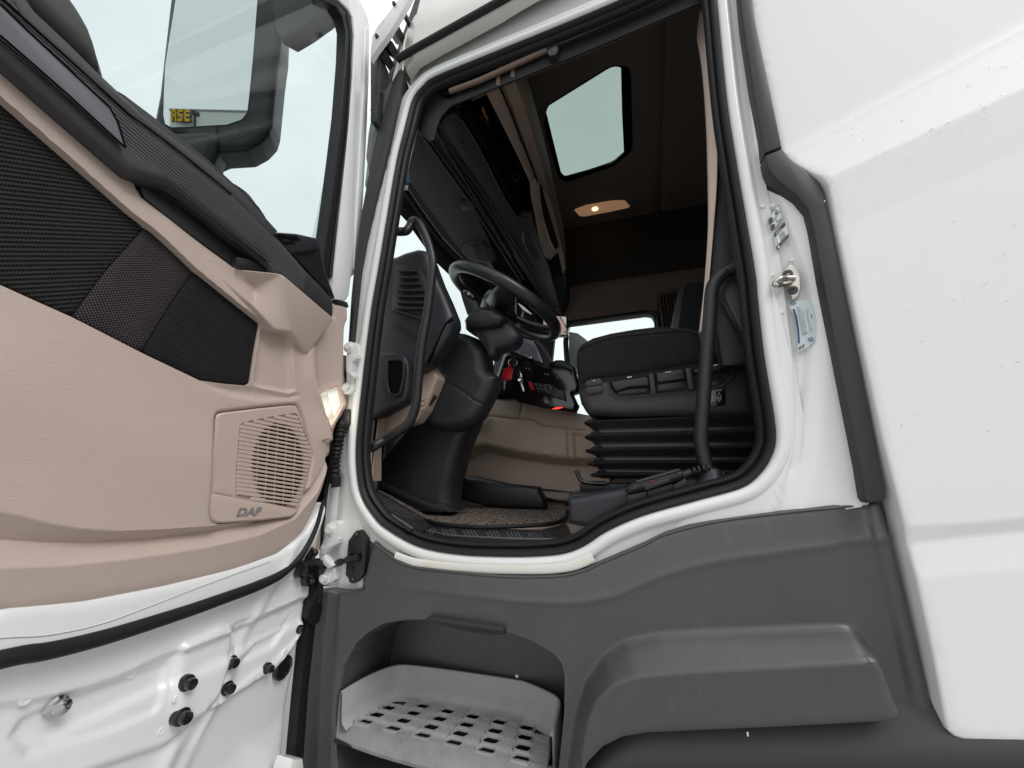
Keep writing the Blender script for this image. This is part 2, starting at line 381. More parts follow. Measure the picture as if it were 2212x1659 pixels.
def relief(name, fr, outline, m, parent=None, hfun=None, res=.012, holes=(), rim=.02, smooth=40, rings=(.0012,.003,.006,.010), guides=(), spread=(-.012,-.005,0,.005,.012)):
    """a pressed or moulded sheet: outline on a plane, heights towards its face, edges turned back by rim.
    Points follow the outline, rings inside it and guide lines, with a plain grid between"""
    from mathutils.geometry import delaunay_2d_cdt
    step = min(res*.75, .012); loops = [resample(np.asarray(outline, float), step, True)] + [resample(np.asarray(h, float), step, True) for h in holes]
    poly = loops[0]; hs = loops[1:]
    def inside(P):
        d = sdf(P, poly)[0]
        for h in hs: d = np.minimum(d, -sdf(P, h)[0])
        return d
    cells = {}; cell = res*.55; out = []
    def add(Q, gap):
        for q in Q:
            k = (int(q[0]//cell), int(q[1]//cell)); ok = True
            for i in (-1, 0, 1):
                for j in (-1, 0, 1):
                    for o in cells.get((k[0]+i, k[1]+j), ()):
                        if (o[0]-q[0])**2+(o[1]-q[1])**2 < gap*gap: ok = False; break
                    if not ok: break
                if not ok: break
            if ok: cells.setdefault(k, []).append(q); out.append(q)
    edges = []
    for L in loops:
        n0 = len(out)
        for q in L: out.append(q); cells.setdefault((int(q[0]//cell), int(q[1]//cell)), []).append(q)
        edges += [(n0+k, n0+(k+1) % len(L)) for k in range(len(L))]
    for L in loops:
        T = np.roll(L, -1, 0)-np.roll(L, 1, 0); T /= np.maximum(np.linalg.norm(T, axis=1), 1e-9)[:, None]; N2 = np.stack([-T[:, 1], T[:, 0]], 1)
        for d in rings:
            for sg in (1, -1):
                Q = L+sg*d*N2; f = inside(Q); add(Q[(f > .85*d) & (f < 1.15*d)], min(d*.6, step*.6))
    for gl in guides:
        gl = np.asarray(gl, float); G_ = resample(gl, step)
        T = np.gradient(G_, axis=0); T /= np.maximum(np.linalg.norm(T, axis=1), 1e-9)[:, None]; N2 = np.stack([-T[:, 1], T[:, 0]], 1)
        for d in sorted(spread, key=abs):
            Q = G_+d*N2; f = inside(Q); add(Q[f > .0012], min(step*.5, .0018))
    lo, hi = poly.min(0), poly.max(0)
    gx, gy = np.arange(lo[0]+res*.4, hi[0], res), np.arange(lo[1]+res*.4, hi[1], res)
    G_ = np.stack(np.meshgrid(gx, gy), -1).reshape(-1, 2)
    if len(G_):
        f = inside(G_); add(G_[f > res*.3], res*.5)
    r = delaunay_2d_cdt([Vector((float(q[0]), float(q[1]))) for q in out], edges, [], 0, 1e-7)
    G_ = np.array([v[:] for v in r[0]]); F = np.array(r[2])
    C = G_[F].mean(1); F = F[inside(C) > 0]
    used, inv = np.unique(F, return_inverse=True); F = inv.reshape(-1, 3); G_ = G_[used]
    H = np.zeros(len(G_)) if hfun is None else hfun(G_)
    V = fr.p3(G_, H); FL = F.tolist()
    if rim:
        E = np.concatenate([F[:, [k, (k+1) % 3]] for k in range(3)]); key = np.sort(E, 1)
        _, idx, cnt = np.unique(key, axis=0, return_index=True, return_counts=True); E = E[idx[cnt == 1]]
        bv = np.unique(E); mapv = {int(v): len(V)+k for k, v in enumerate(bv)}
        V = np.vstack([V, V[bv]-fr.N*rim]); FL += [(int(b_), int(a_), mapv[int(a_)], mapv[int(b_)]) for a_, b_ in E]
    return build(name, V, FL, m, parent, smooth)
def puff(name, fr, outline, m, parent=None, R=.02, rim=.1, res=.012, extra=None, smooth=50, holes=(), power=.5, guides=()):
    """moulded block: face on the plane with edges rounded over R, sides running back by rim"""
    ol = resample(np.asarray(outline, float), min(.006, res*.75), True)
    def h(P):
        s = np.clip(sdf(P, ol)[0]/R, 0, 1); y = R*(np.power(np.maximum(1-(1-s)**2, 0), power))-R
        return y if extra is None else y+extra(P)
    return relief(name, fr, ol, m, parent, h, max(res, .008), holes, rim, smooth, (R*.06, R*.2, R*.42, R*.7, R), guides, (-.006,-.003,0,.003,.006))
def text3(name, txt, fr, px0, px1, m, parent=None, hgt=None, depth=.0006, h=0.0, shear=0, bold=0):
    """lettering from photo point px0 to px1 along its base line"""
    a, b = fr.uv([px0, px1]); d = b-a; L = np.hypot(*d); d /= L; n = np.array([-d[1], d[0]])
    cu = bpy.data.curves.new(name, 'FONT'); cu.body = txt; cu.extrude = depth/2; cu.shear = shear; cu.offset = bold; cu.resolution_u = 3
    o = bpy.data.objects.new(name, cu); S.collection.objects.link(o); dg = bpy.context.evaluated_depsgraph_get()
    me = bpy.data.meshes.new_from_object(o.evaluated_get(dg)); bpy.data.objects.remove(o)
    v = np.array([x.co[:] for x in me.vertices]); v[:, :2] -= v[:, :2].min(0); sx = L/v[:, 0].max(); sy = sx if hgt is None else hgt/v[:, 1].max()
    uv = a + (v[:, :1]*sx)*d + (v[:, 1:2]*sy)*n
    P = fr.p3(uv, v[:, 2]+depth/2+h); F = [tuple(p.vertices) for p in me.polygons]
    bpy.data.meshes.remove(me); return build(name, P, F, m, parent, 0)

# ------------------------------------------------------------------ the place
g = build('ground', [(-400,-400,0),(400,-400,0),(400,400,0),(-400,400,0)], [(0,1,2,3)], concrete, None, 0); g['kind'] = 'structure'

LOR = thing('lorry', 'white lorry cab with its tan-lined driver door swung wide open', 'lorry', (-.2, 2.2, 0))

# aperture outline on the cab side: the outer edge of the black door rubber
SD = SIDE(1.0)
AP_PX = ([(1200,63),(1069,116),(943,168),(915,189),(893,218),(876,280),(859,350),(838,473),(820,581),(803,682),(782,857),(772,962),(775,1032),(785,1075),
          (805,1108),(830,1136),(886,1170),(935,1187),(1005,1197),(1075,1200),(1145,1200),(1215,1194),(1262,1177),(1310,1146),(1388,1112),(1505,1079),(1600,1052),
          (1640,1022),(1664,985),(1673,946),(1667,885),(1648,770),(1634,647),(1627,581),(1588,350),(1567,210),(1546,0),(1539,-50),(1525,-75),(1490,-68),(1349,0)])
AP = resample(cr(SD.uv(AP_PX), 8, True), .012, True)
if sum((AP[i-1][0]*AP[i][1]-AP[i][0]*AP[i-1][1]) for i in range(len(AP))) < 0: AP = AP[::-1]
def offset(path, d):
    """path moved outwards by d (path runs anticlockwise)"""
    T = np.roll(path, -2, 0)-np.roll(path, 2, 0); T /= np.linalg.norm(T, axis=1)[:, None]
    return path + d*np.stack([T[:, 1], -T[:, 0]], 1)
def sweep_profile(name, prof, m, parent, smooth=40, fr=SD, path=AP):
    """prof = (outward, towards the outside) pairs carried round the aperture"""
    rings = [fr.p3(offset(path, o), h) for o, h in prof]
    n = len(path); V = np.concatenate(rings); F = []
    for i in range(len(rings)-1):
        for k in range(n):
            l = (k+1) % n; F.append((i*n+k, i*n+l, (i+1)*n+l, (i+1)*n+k))
    return build(name, V, F, m, parent, smooth)
sweep_profile('door_aperture_frame', [(-.02,-.03),(-.012,-.03),(-.004,-.012),(.001,.000),(.005,.008),(.011,.0125),(.018,.0135),(.026,.011),(.031,.006),(.035,-.001),(.040,-.003),(.060,-.004)], paint, LOR)
# double rubber round the aperture
bmr = bmesh.new()
sl = sweep_profile('door_seal', [(.0015,-.02),(.0035,-.004),(.001,.006),(-.005,.0105),(-.011,.008),(-.015,.000),(-.0165,-.006),(-.019,-.002),(-.024,.000),(-.029,-.004),(-.0315,-.010),(-.032,-.022)], rubber, LOR, 50)
bmr.free()
# inner trim behind the rubber

# cab shell behind the paint: closes the cab to daylight round the aperture
hole = offset(AP, .004)
left_edge = SD.uv([(862,120),(826,300),(795,480),(770,600),(757,720),(745,800),(740,900),(715,1050),(703,1070),(696,1265)])
shell = np.vstack([SD.uv([(862,120)]), [[-.66,3.83],[1.40,3.83],[1.40,1.31],[-.75,1.31]], left_edge[::-1][:-1]])
relief('cab_side', SIDE(1.036), shell, paint, LOR, None, .08, [hole], .03, rings=())

# white jamb on the hinge side
jl = SD.uv([(874,165),(890,195),(872,245),(829,350),(806,440),(787,520),(772,600),(762,700),(757,760),(742,840),(735,930),(722,1000),(704,1062),(700,1120),(695,1268),(780,1275),(783,1215),
            (796,1168),(780,1120),(762,1040),(757,960),(770,850),(790,690),(806,590),(826,470),(848,345),(868,275),(890,212)])
def h_jl(P):
    a = SD.uv([(728,1060),(720,1180),(718,1265)]); d = dline(P, a)
    return -.004 + .006*sstep(sdf(P, jl)[0], 0, .02) - .010*np.exp(-((d)/.012)**2)*(P[:,1] < 1.62)
relief('hinge_pillar', SIDE(1.002), jl, paint, LOR, h_jl, .012, (), .03)
# B-pillar jamb with its long pressed groove
jr = SD.uv([(1553,-60),(1574,210),(1594,350),(1633,581),(1640,647),(1654,770),(1679,945),(1679,990),(1656,1030),(1616,1066),(1510,1096),(1390,1134),(1330,1160),
            (1360,1190),(1437,1165),(1543,1137),(1683,1117),(1823,1099),(1876,1091),(1876,1075),(1822,780),(1767,500),(1742,425),(1692,380),(1668,350),(1612,0),(1604,-60)])
g1 = SD.uv([(1562,-60),(1570,0),(1592,168),(1630,403),(1662,581),(1690,690),(1713,787),(1716,900),(1712,980),(1690,1040)])
g2 = SD.uv([(1594,-60),(1600,0),(1634,315),(1684,425),(1726,545),(1753,630),(1758,710),(1745,857),(1730,997),(1712,1048)])
def h_jr(P):
    sa, sb = towards(P, g1, (.6, 2.0)), towards(P, g2, (.8, 2.0))
    groove = sstep(sa, -.006, .010)*sstep(-sb, -.004, .014)
    low = sstep(P[:,1], 1.60, 1.72)
    return .003 - .012*(1-sstep(P[:,0], .0, .16))*(P[:,1] < 1.62) - .016*groove*np.clip(low+.25, 0, 1) + .006*sstep(sb, 0, .03) + .004*np.exp(-(sa/.006)**2)
relief('lock_pillar', SIDE(1.000), jr, paint, LOR, h_jr, .010, (), .03, 50, guides=[g1, g2])

# yellowed protective film on the sill lip
wx = resample(cr(SD.uv([(858,1200),(900,1214),(960,1221),(1075,1225),(1180,1225),(1240,1217),(1281,1199)]), 6), .01)
tube('sill_film', SIDE(.9890).p3(wx), .0130, wax, LOR, 12, flat=((0,1,0), .22))

# dark grey strips
st1 = [(1595,-60),(1604,40),(1626,180),(1652,330),(1690,316),(1660,170),(1632,40),(1620,-60)]
slab('pillar_strip', SIDE(.965).pts(st1), (0,.05,0), trimg, LOR, .006)
st2 = [(1653,334),(1658,358),(1668,377),(1692,398),(1722,421),(1746,452),(1756,490),(1772,575),(1815,800),(1858,1010),(1869,1077),(1876,1087),(1908,1085),(1917,1078),(1914,1050),(1880,880),(1830,640),(1790,448),(1783,415),(1772,392),(1745,370),(1708,340),(1691,319)]
slab('pillar_strip', SIDE(.962).pts(st2), (0,.05,0), trimg, LOR, .007)
ap_strip = [(848,172),(860,152),(874,141),(873,160),(853,245),(830,350),(807,440),(788,520),(777,581),(764,700),(758,758),(750,760),(758,640),(766,560),(777,480),(791,400),(808,320),(831,230)]
slab('front_pillar_strip', SIDE(.985).pts(ap_strip), (0,.04,0), trimg, LOR, .004)

# sleeper side panel: upper field, shoulder, lower field that stands out further
sp = [(1624,-90),(1627,0),(1645,105),(1668,215),(1693,312),(1700,324),(1712,337),(1780,388),(1790,402),(1797,430),(1840,640),(1905,950),(1962,1180),(2010,1400),(2042,1572),(2052,1585),(2068,1594),(2090,1597),(2212,1602),(2400,1612)]
SPF = SIDE(.955)
so = np.vstack([SPF.uv(sp), [[1.40, SPF.uv([(2400,1612)])[0][1]], [1.40, 3.6], [.30, 3.6]]])
c1 = SPF.uv([(1650,352),(1703,320),(2212,50),(2500,-102)]); c2 = SPF.uv([(1700,425),(1788,386),(2212,193),(2500,63)])
c3 = SPF.uv([(1930,1136),(2080,1130),(2212,1117),(2400,1100)]); c4 = SPF.uv([(1930,1178),(2080,1160),(2212,1148),(2400,1130)])
def h_sp(P):
    s = np.clip(sdf(P, so)[0]/.006, 0, 1)
    up = dline(P, c1)
    b = bands(P, [c1+np.array([0,.02]), c1, c2, c2-np.array([0,.13]), c3+np.array([0,.06]), c3, c4, c4-np.array([0,.06])], [-.024,-.022,.004,-.001,.006,.006,-.002,.005])
    return b + .006*(np.sqrt(np.maximum(1-(1-s)**2,0))-1) + .0015*np.exp(-(up/.008)**2)
relief('sleeper_panel', SPF, so, panelw, LOR, h_sp, .016, (), .05, 60, guides=[c1, c2, c2-np.array([0,.13]), c3, c4, c4-np.array([0,.06])], rings=(.0008,.002,.004,.006))
# rain drops and specks left on it
random.seed(4)
bmd = bmesh.new()
for k in range(150):
    if k < 105:
        t = random.random(); u = 1770+t*430; v = 400-t*210 + random.gauss(-15, 42)
    else: u, v = random.uniform(1900,2200), random.uniform(250,1000)
    P = SIDE(.9495 if v > 640-.46*u+560 else .962).pts([(u, v)])[0]; r = random.choice((.0009,.0012,.0015,.002))
    bmesh.ops.create_icosphere(bmd, subdivisions=1, radius=r, matrix=Matrix.Translation(Vector(P)) @ Matrix.Diagonal((1,.3,1.1,1)))
o = from_bm('rain_drops', bmd, mat('water drop', (.80,.805,.80), .15, coat=.6), LOR, 80); o['kind'] = 'stuff'

# roof side above the gutter, its flange, and the gutter rubber
gut = resample(cr(SD.uv([(872,153),(905,133),(943,112),(1084,35),(1150,-2),(1300,-85),(1500,-200),(1620,-270)]), 6), .02)
tube('gutter_rubber', SIDE(.957).p3(gut), .0125, rubber, LOR, 12)
rf = [(823,200),(823,185),(833,171),(847,157),(872,137),(943,95),(1084,17),(1150,-20),(1300,-103),(1640,-290),(1640,-420),(1100,-420),(925,-30),(905,10),(884,30),(872,46),(853,85),(834,125),(824,150)]
RFF = SIDE(.97); rfo = RFF.uv(rf)
edge = RFF.uv([(823,200),(847,157),(872,137),(943,95),(1084,17),(1300,-103),(1640,-290)])
fl = RFF.uv([(887,160),(894,60),(960,15),(1010,-40)])
def h_rf(P):
    d = np.abs(dline(P, edge)); s = np.clip(d/.02, 0, 1)
    f = towards(P, fl, (-.2,3.2))
    return -.35*np.maximum(P[:,1]-3.25, 0)**1.3 - .02*(1-np.sqrt(np.maximum(1-(1-s)**2,0))) + .008*sstep(f, -.004, .004) - .5*np.maximum(-.70-P[:,0], 0)
relief('roof_side', RFF, rfo, cream, LOR, h_rf, .02, (), .03, 50, rings=(.001,.003,.007,.012,.018), guides=[fl])
tube('roof_seam', resample(RFF.off(.004).pts([(870,152),(871,120),(873,95),(880,72)]), .01), .0035, cream, LOR, 8)
# roof deflector fin in front of it with bolts and black brackets
fin = [(799,128),(801,100),(803,78),(815,56),(838,27),(864,-8),(900,-60),(915,-60),(890,-18),(881,2),(868,24),(856,44),(843,66),(830,84),(813,106)]
slab('roof_fin', SIDE(.93).pts(fin), (0,.02,0), paint, LOR, .003)
for p in [(815,80),(852,10)]:
    c = SIDE(.93).pts([p])[0]; lathe('fin_bolt', c, (.1,-1,-.1), [(.007,-.002),(.008,.001),(.0065,.003),(.0065,.008),(.003,.009)], mat('dark bolt', (.05,.05,.05), .4, metal=.5), LOR, 12)
bmb = bmesh.new()
for q in ([(838,66),(850,44),(862,56),(856,72)], [(824,92),(834,76),(848,90),(840,106)], [(812,108),(824,92),(836,112),(824,126)], [(800,128),(812,106),(822,128),(820,200),(812,262),(800,262)], [(868,26),(874,20),(876,30),(871,38)]):
    slab('x', SIDE(.96).pts(q), (0,.05,0), black, None, .002, bm=bmb)
tube('x', SIDE(.965).pts([(815,118),(817,165),(822,205)]), .003, black, bm=bmb)
tube('x', SIDE(.965).pts([(803,240),(812,215),(823,200)]), .006, black, bm=bmb)
from_bm('fin_bracket', bmb, black, LOR)
slab('pillar_deflector', SIDE(.99).pts([(800,262),(806,235),(822,205),(848,172),(834,225),(812,300),(797,375),(790,340),(795,290)]), (0,.03,0), mat('tinted pillar glass', (.10,.11,.11), .15), LOR, .004)
slab('corner_glass', SIDE(1.03).pts([(796,330),(826,240),(832,226),(808,325),(790,405),(788,400)]), (0,.006,0), mat('pale corner glass', (.52,.62,.60), .06, coat=1), LOR, .001)

# ------------------------------------------------------------------ grey lower cladding with step recess and wheel-arch bulge
CF = SIDE(.974); CB = SIDE(.918)
co = CF.uv([(785,1275),(789,1220),(798,1171),(820,1190),(844,1205),(886,1224),(970,1234),(1075,1244),(1145,1246),(1215,1243),(1262,1231),(1300,1214),(1394,1174),(1437,1153),(1490,1136),(1543,1126),(1683,1107),(1823,1090),(1872,1086),(1908,1086),(1912,1102),(1925,1165),(2025,1563),(1985,1564)])
co = np.vstack([co, CB.uv([(1958,1557),
    (1700,1571),(1400,1584),(1345,1593),(1303,1614),(1268,1650),(1246,1720),(1240,1800)]), CF.uv([(1240,1830),(560,1800),(590,1659),(610,1480),(640,1290)])])
alc = CF.uv([(726,1560),(730,1500),(748,1430),(768,1391),(795,1366),(830,1345),(880,1338),(930,1338),(1010,1349),(1095,1364),(1150,1385),(1195,1411),(1214,1432),(1220,1462),(1219,1540),(1205,1680),(1170,1760),(750,1760),(728,1640)])
step_in = CF.uv([(735,1560),(739,1500),(757,1434),(780,1396),(812,1384),(880,1380),(1010,1386),(1095,1401),(1150,1412),(1190,1437),(1202,1470),(1200,1680),(742,1680)])
t1 = CF.uv([(690,1250),(850,1262),(1000,1285),(1130,1300),(1240,1303),(1330,1288),(1420,1247),(1480,1228),(1560,1210),(1700,1190),(1835,1172),(1940,1160)])
wa1 = CF.uv([(1225,1640),(1240,1540),(1262,1470),(1300,1414),(1350,1380),(1420,1365),(1500,1360),(1815,1346),(1838,1351),(1860,1368),(1878,1395),(1892,1422),(1903,1450),(1942,1556),(1972,1640)])
wa2 = CB.uv([(1258,1640),(1272,1560),(1290,1515),(1325,1478),(1370,1462),(1480,1452),(1700,1440),(1918,1428),(1975,1425)])
wfill = np.vstack([wa1, CF.uv([(1990,1900),(1225,1900)])])
fold = CF.uv([(1868,1085),(1862,1180),(1880,1300),(1905,1420),(1925,1480),(1955,1560)]); fold2 = CF.uv([(1880,1085),(1888,1160),(1945,1400),(1982,1560)])
def h_clad(P):
    h = np.zeros(len(P))
    top = towards(P, t1, (-.2,1.6))
    h += -.016*np.clip(top/.09, 0, 1)                              # upper band leans in
    h += .002*np.exp(-(top/.006)**2)
    s = sdf(P, wfill)[0]
    d2 = towards(P, wa2, (.2,1.6))                                  # positive above the crease
    rise = np.clip(s/np.maximum(s+np.maximum(d2,0), 1e-5), 0, 1)
    rise = np.where(s <= 0, 0, np.where(d2 <= 0, 1, rise))
    rise = rise*sstep(s, 0, .016)
    h += .054*rise + .004*sstep(s, -.002, .012)
    # rear edge: a valley then a flat flange
    f1, f2 = towards(P, fold, (.9,1.3)), towards(P, fold2, (.9,1.3))
    h = h - .011*sstep(f1, -.055, .004)*(1-sstep(f2, -.004, .010)) * (1-.4*sstep(rise,.5,1))
    a = sdf(P, alc)[0]; b = sdf(P, step_in)[0]
    soft = np.clip(a/np.maximum(a+np.maximum(-b, 0), 1e-5), 0, 1)
    soft = np.where(a <= 0, 0, np.where(b >= 0, 1, soft))
    h = h*(1-sstep(soft, .2, .9)) - .207*np.power(soft, 1.35)
    # little return at the hinge end
    e = towards(P, CF.uv([(728,1280),(712,1480),(700,1800)]), (-1.3,1.1))
    h -= .05*np.clip((e+.01)/.08, 0, 1)
    rim = np.clip(sdf(P, co)[0]/.008, 0, 1)
    return h - .006*(1-np.sqrt(np.maximum(1-(1-rim)**2, 0)))
relief('lower_cladding', CF, co, clad, LOR, h_clad, .011, (), .03, 60, rings=(.0008,.002,.0045,.008), guides=[t1, wa1, wa2, fold, fold2, np.vstack([alc, alc[:1]]), np.vstack([step_in, step_in[:1]])])
# thin raised lip along the top of the cladding
lp = resample(cr(CF.uv([(802,1178),(844,1208),(886,1226),(970,1237),(1075,1247),(1145,1249),(1215,1246),(1262,1235),(1300,1218),(1394,1178),(1437,1157),(1543,1130),(1683,1111),(1823,1097),(1885,1096)]), 5), .012)
tube('cladding_lip', CF.p3(lp, h_clad(lp)+.001), .0028, clad, LOR, 8)
# pull grip over the step
gp = SIDE(.978).pts([(920,1337),(926,1334),(1085,1359),(1091,1364),(1088,1372),(1065,1374),(1000,1364),(940,1349),(930,1341)])
gp = SIDE(.966).pts([(920,1337),(926,1334),(1085,1359),(1091,1364),(1088,1372),(1065,1374),(1000,1364),(940,1349),(930,1341)])
slab('grip_insert', gp, (0,.03,0), black, LOR, .003)
slab('grip_flap', SIDE(.955).pts([(926,1333),(1080,1356),(1088,1361),(1083,1365),(930,1342)]), (0,.02,0), trimg, LOR, .003)
# mudguard under it
prof = cr([(1.03,.085),(1.0,.075),(.978,.055),(.958,.028),(.940,.0),(.934,-.03),(.940,-.06),(.98,-.10),(1.05,-.14),(1.25,-.17)], 5)
rings = []
for u in np.r_[np.linspace(1215, 1400, 16), np.linspace(1430, 2500, 36)]:
    q = SIDE(.94).hit((u, 1634)); k = np.clip((u-1215)/190, 0, 1); drop = .15*(1-math.sqrt(max(0, 1-(1-k)**2)))
    rings.append([(q[0]*(.94+(y-.94)*.0)/.94, y, q[2]+dz-drop) for y, dz in prof])
loft('mudguard', rings, fend, LOR, False, 60, False)
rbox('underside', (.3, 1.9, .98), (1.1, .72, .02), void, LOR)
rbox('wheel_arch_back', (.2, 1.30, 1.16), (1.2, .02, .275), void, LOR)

# ------------------------------------------------------------------ step: grey tray with studded tread
STEP = empty('step', LOR, (-.5, 1.06, .96))
zt, zr = .990, 1.064
rimline = np.array([(-.783,.972),(-.776,1.02),(-.761,1.075),(-.740,1.116),(-.715,1.140),(-.660,1.152),(-.50,1.163),(-.36,1.168),(-.32,1.162),(-.255,1.135),(-.226,1.11),(-.219,1.06),(-.219,.972)])
rl = cr(rimline, 5); T = np.gradient(rl, axis=0); T /= np.linalg.norm(T, axis=1)[:, None]; NN = np.stack([T[:,1], -T[:,0]], 1)
if (NN[len(NN)//2]@np.array([0,-1])) < 0: NN = -NN                 # inwards
rise = np.interp(np.arange(len(rl)), [0, 14, 22, 40, 48, len(rl)-1], [0,0,.0,.0,0,0])
prof = [(-.004, .93), (-.004, zr-.003), (-.001, zr), (.003, zr-.001), (.005, zr-.006), (.009, 1.010), (.013, zt+.002), (.020, zt-.002), (.028, zt-.008)]
loft('step_wall', [np.c_[rl+o_*NN, np.full(len(rl), z_)] for o_, z_ in prof], stepm, STEP, False, 50, False)
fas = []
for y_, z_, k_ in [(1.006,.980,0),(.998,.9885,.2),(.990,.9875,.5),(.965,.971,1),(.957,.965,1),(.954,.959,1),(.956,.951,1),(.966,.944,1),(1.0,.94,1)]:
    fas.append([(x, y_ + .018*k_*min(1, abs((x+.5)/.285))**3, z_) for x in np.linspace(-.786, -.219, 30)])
loft('step_front', fas, mat('darkened worn lip', (.26,.258,.255), .55, grain=500, bump=.25, var=(20,.12), dirt=((.15,.14,.13), 30, .52, .6)), STEP, False, 40, False)  # base darkened to offset bright light on the slope; dirt and wear besides
rbox('hole_shade_plate', (-.5, 1.065, zt-.036), (.29, .10, .004), mat('tread hole shade', (.012,.012,.012), .8), STEP)  # near-black plate stands in for the shade inside the drain holes
# tread: collars round the drain holes, toothed bars between them
cb = bmesh.new()
hexo = [(-.0165,-.0172),(.0165,-.0172),(.0205,-.008),(.0205,.008),(.0165,.0172),(-.0165,.0172),(-.0205,.008),(-.0205,-.008)]
hexi = [(-.0115,-.0128),(.0115,-.0128),(.0178,-.004),(.0178,.004),(.0115,.0128),(-.0115,.0128),(-.0178,.004),(-.0178,-.004)]
def ring8(P, z): return [cb.verts.new((x, y, z+(.003 if y < 0 and z > -.01 else 0))) for x, y in P]
A_, B_, C_, D_ = ring8([(x*1.04, y*1.04) for x, y in hexo], -.008), ring8(hexo, -.001), ring8(hexi, -.0035), ring8([(x*.98, y*.98) for x, y in hexi], -.007)
for R_, Q_ in ((A_, B_), (B_, C_), (C_, D_)):
    for k in range(8): cb.faces.new([R_[k], R_[(k+1) % 8], Q_[(k+1) % 8], Q_[k]])
collar0 = from_bm('tread_collar', cb, stepm, STEP, 25)
tb = bmesh.new()
for yy, hh in ((-.0088, -.002), (.0080, .0)):
    n = 6; up = []
    for k in range(2*n+1):
        x = -.0175+.035*k/(2*n); z = hh+(.0055 if k % 2 == 0 and yy > 0 else .0)
        up.append((tb.verts.new((x, yy+.0072, -.008)), tb.verts.new((x, yy+.0066, z)), tb.verts.new((x, yy-.0055, hh-.001)), tb.verts.new((x, yy-.0075, -.008))))
    for a, b in zip(up[:-1], up[1:]):
        for k in range(3): tb.faces.new([a[k], b[k], b[k+1], a[k+1]])
    tb.faces.new(up[0]); tb.faces.new(up[-1])
bar0 = from_bm('tread_bar', tb, stepm, STEP, 25)
first = {0: collar0, 1: bar0}; used = {0: False, 1: False}
inn = (rl+.026*NN)
inside_poly = np.vstack([inn, [[-.245,.965],[-.765,.965]]])
zoff = {0: collar0.location.z*0, 1: 0}
def place_tread(kind, x, y):
    o = first[kind]
    if used[kind]: o = o.copy(); S.collection.objects.link(o); o.parent = STEP
    used[kind] = True; c = ROOTPOS['step']
    o.location = (x-c[0], y-c[1], zt-c[2] - .005); o.scale = (fan, 1, 1)
for j in range(1, 6):
    y = .972+.0358*j; fan = 1.188-(y-1.008)*1.315
    for i in range(16):
        x = -.431+(-.319+.431-.0362*(i-3))*fan; kind = (i+1) % 2
        if sdf(np.array([[x, y]]), inside_poly)[0][0] > .010: place_tread(kind, x, y)

# ------------------------------------------------------------------ the open door (it stands square to the cab, inside face towards the rear)
DOORO = empty('door', LOR, (-.93, .45, 2.2), 'open driver door with tan trim and black woven inserts')
DS = DOOR(-.90)
# painted inner sheet below the trim
seal_px = [(-60,1434),(0,1425),(90,1409),(175,1390),(262,1366),(350,1338),(420,1315),(490,1290),(545,1270),(595,1248),(622,1229),(648,1204),(668,1172),(684,1136),(693,1105),(699,1080)]
so2 = np.vstack([DS.uv([(690,1085),(697,1110),(693,1160),(684,1215),(676,1270),(661,1358),(650,1470),(632,1662),(622,1760)]), [[-.02, .80],[-.05, 1.0],[-.05,1.42]], DS.uv([(-60,1330),(0,1310),(175,1295),(350,1262),(490,1228),(590,1195),(650,1150)])])
_a, _b = DS.uv([(0,1425),(262,1366)])
seal_px = [('w', -.04, _a[1]+(_b[1]-_a[1])*(-.04-_a[0])/(_b[0]-_a[0])), ('w', .17, _a[1]+(_b[1]-_a[1])*(.17-_a[0])/(_b[0]-_a[0]))] + seal_px[1:]
sealL = DS.uv(seal_px); 
rid1 = DS.uv([(-200,1560),(0,1523),(90,1510),(175,1491),(262,1462),(350,1420),(420,1395),(480,1372),(540,1350),(600,1318),(680,1285)])
rid2 = DS.uv([(-200,1640),(0,1605),(60,1603),(120,1592),(230,1545),(300,1512),(372,1478)])
flg = DS.uv([(-60,1750),(120,1700),(220,1659),(364,1610),(455,1537),(525,1495),(602,1446),(640,1400),(662,1358)])
pan1 = DS.uv([(392,1405),(402,1388),(480,1350),(500,1352),(520,1400),(470,1510),(440,1545),(380,1575),(376,1500),(388,1440)])
pan2 = DS.uv([(505,1358),(515,1345),(600,1318),(660,1288),(672,1300),(650,1380),(600,1432),(560,1455),(470,1530),(480,1470),(500,1400)])
pan3 = DS.uv([(60,1555),(180,1500),(370,1432),(378,1440),(368,1470),(355,1525),(340,1545),(230,1590),(60,1640),(30,1600)])
pock = DS.uv([(560,1392),(620,1362),(640,1330),(632,1350),(600,1400),(520,1440)])
rib3 = DS.uv([(375,1660),(400,1600),(412,1545),(430,1480)]); rib4 = DS.uv([(440,1610),(470,1540),(500,1470)])
def h_ds(P):
    a = towards(P, sealL, (.5,.9))                                  # positive below the rubber
    h = .020*sstep(-a, -.010, .004) - .008*sstep(a, .01, .05)
    la, lb = towards(P, rid1, (.5,.9)), towards(P, rid2, (.5,.9))
    h += -.009*sstep(la, -.006, .008) + .004*np.exp(-(la/.006)**2) + .010*sstep(lb, -.006, .010) - .0
    for poly, k_, w_ in ((pan1,.013,.008),(pan2,-.006,.008),(pan3,-.007,.008),(pock,-.010,.008)):
        h += k_*sstep(sdf(P, poly)[0], -w_*.3, w_)
    f = towards(P, flg, (.8,.7))
    h += -.012*sstep(f, -.004, .004) - .02*np.clip(f/.15, 0, 1) + .003*np.exp(-(f/.004)**2)
    h += .010*np.exp(-(dline(P, rib3)/.02)**2)*sstep(f, .0, .03) + .006*np.exp(-(dline(P, rib4)/.012)**2)
    s = np.clip(sdf(P, so2)[0]/.01, 0, 1)
    return h - .008*(1-np.sqrt(np.maximum(1-(1-s)**2, 0)))
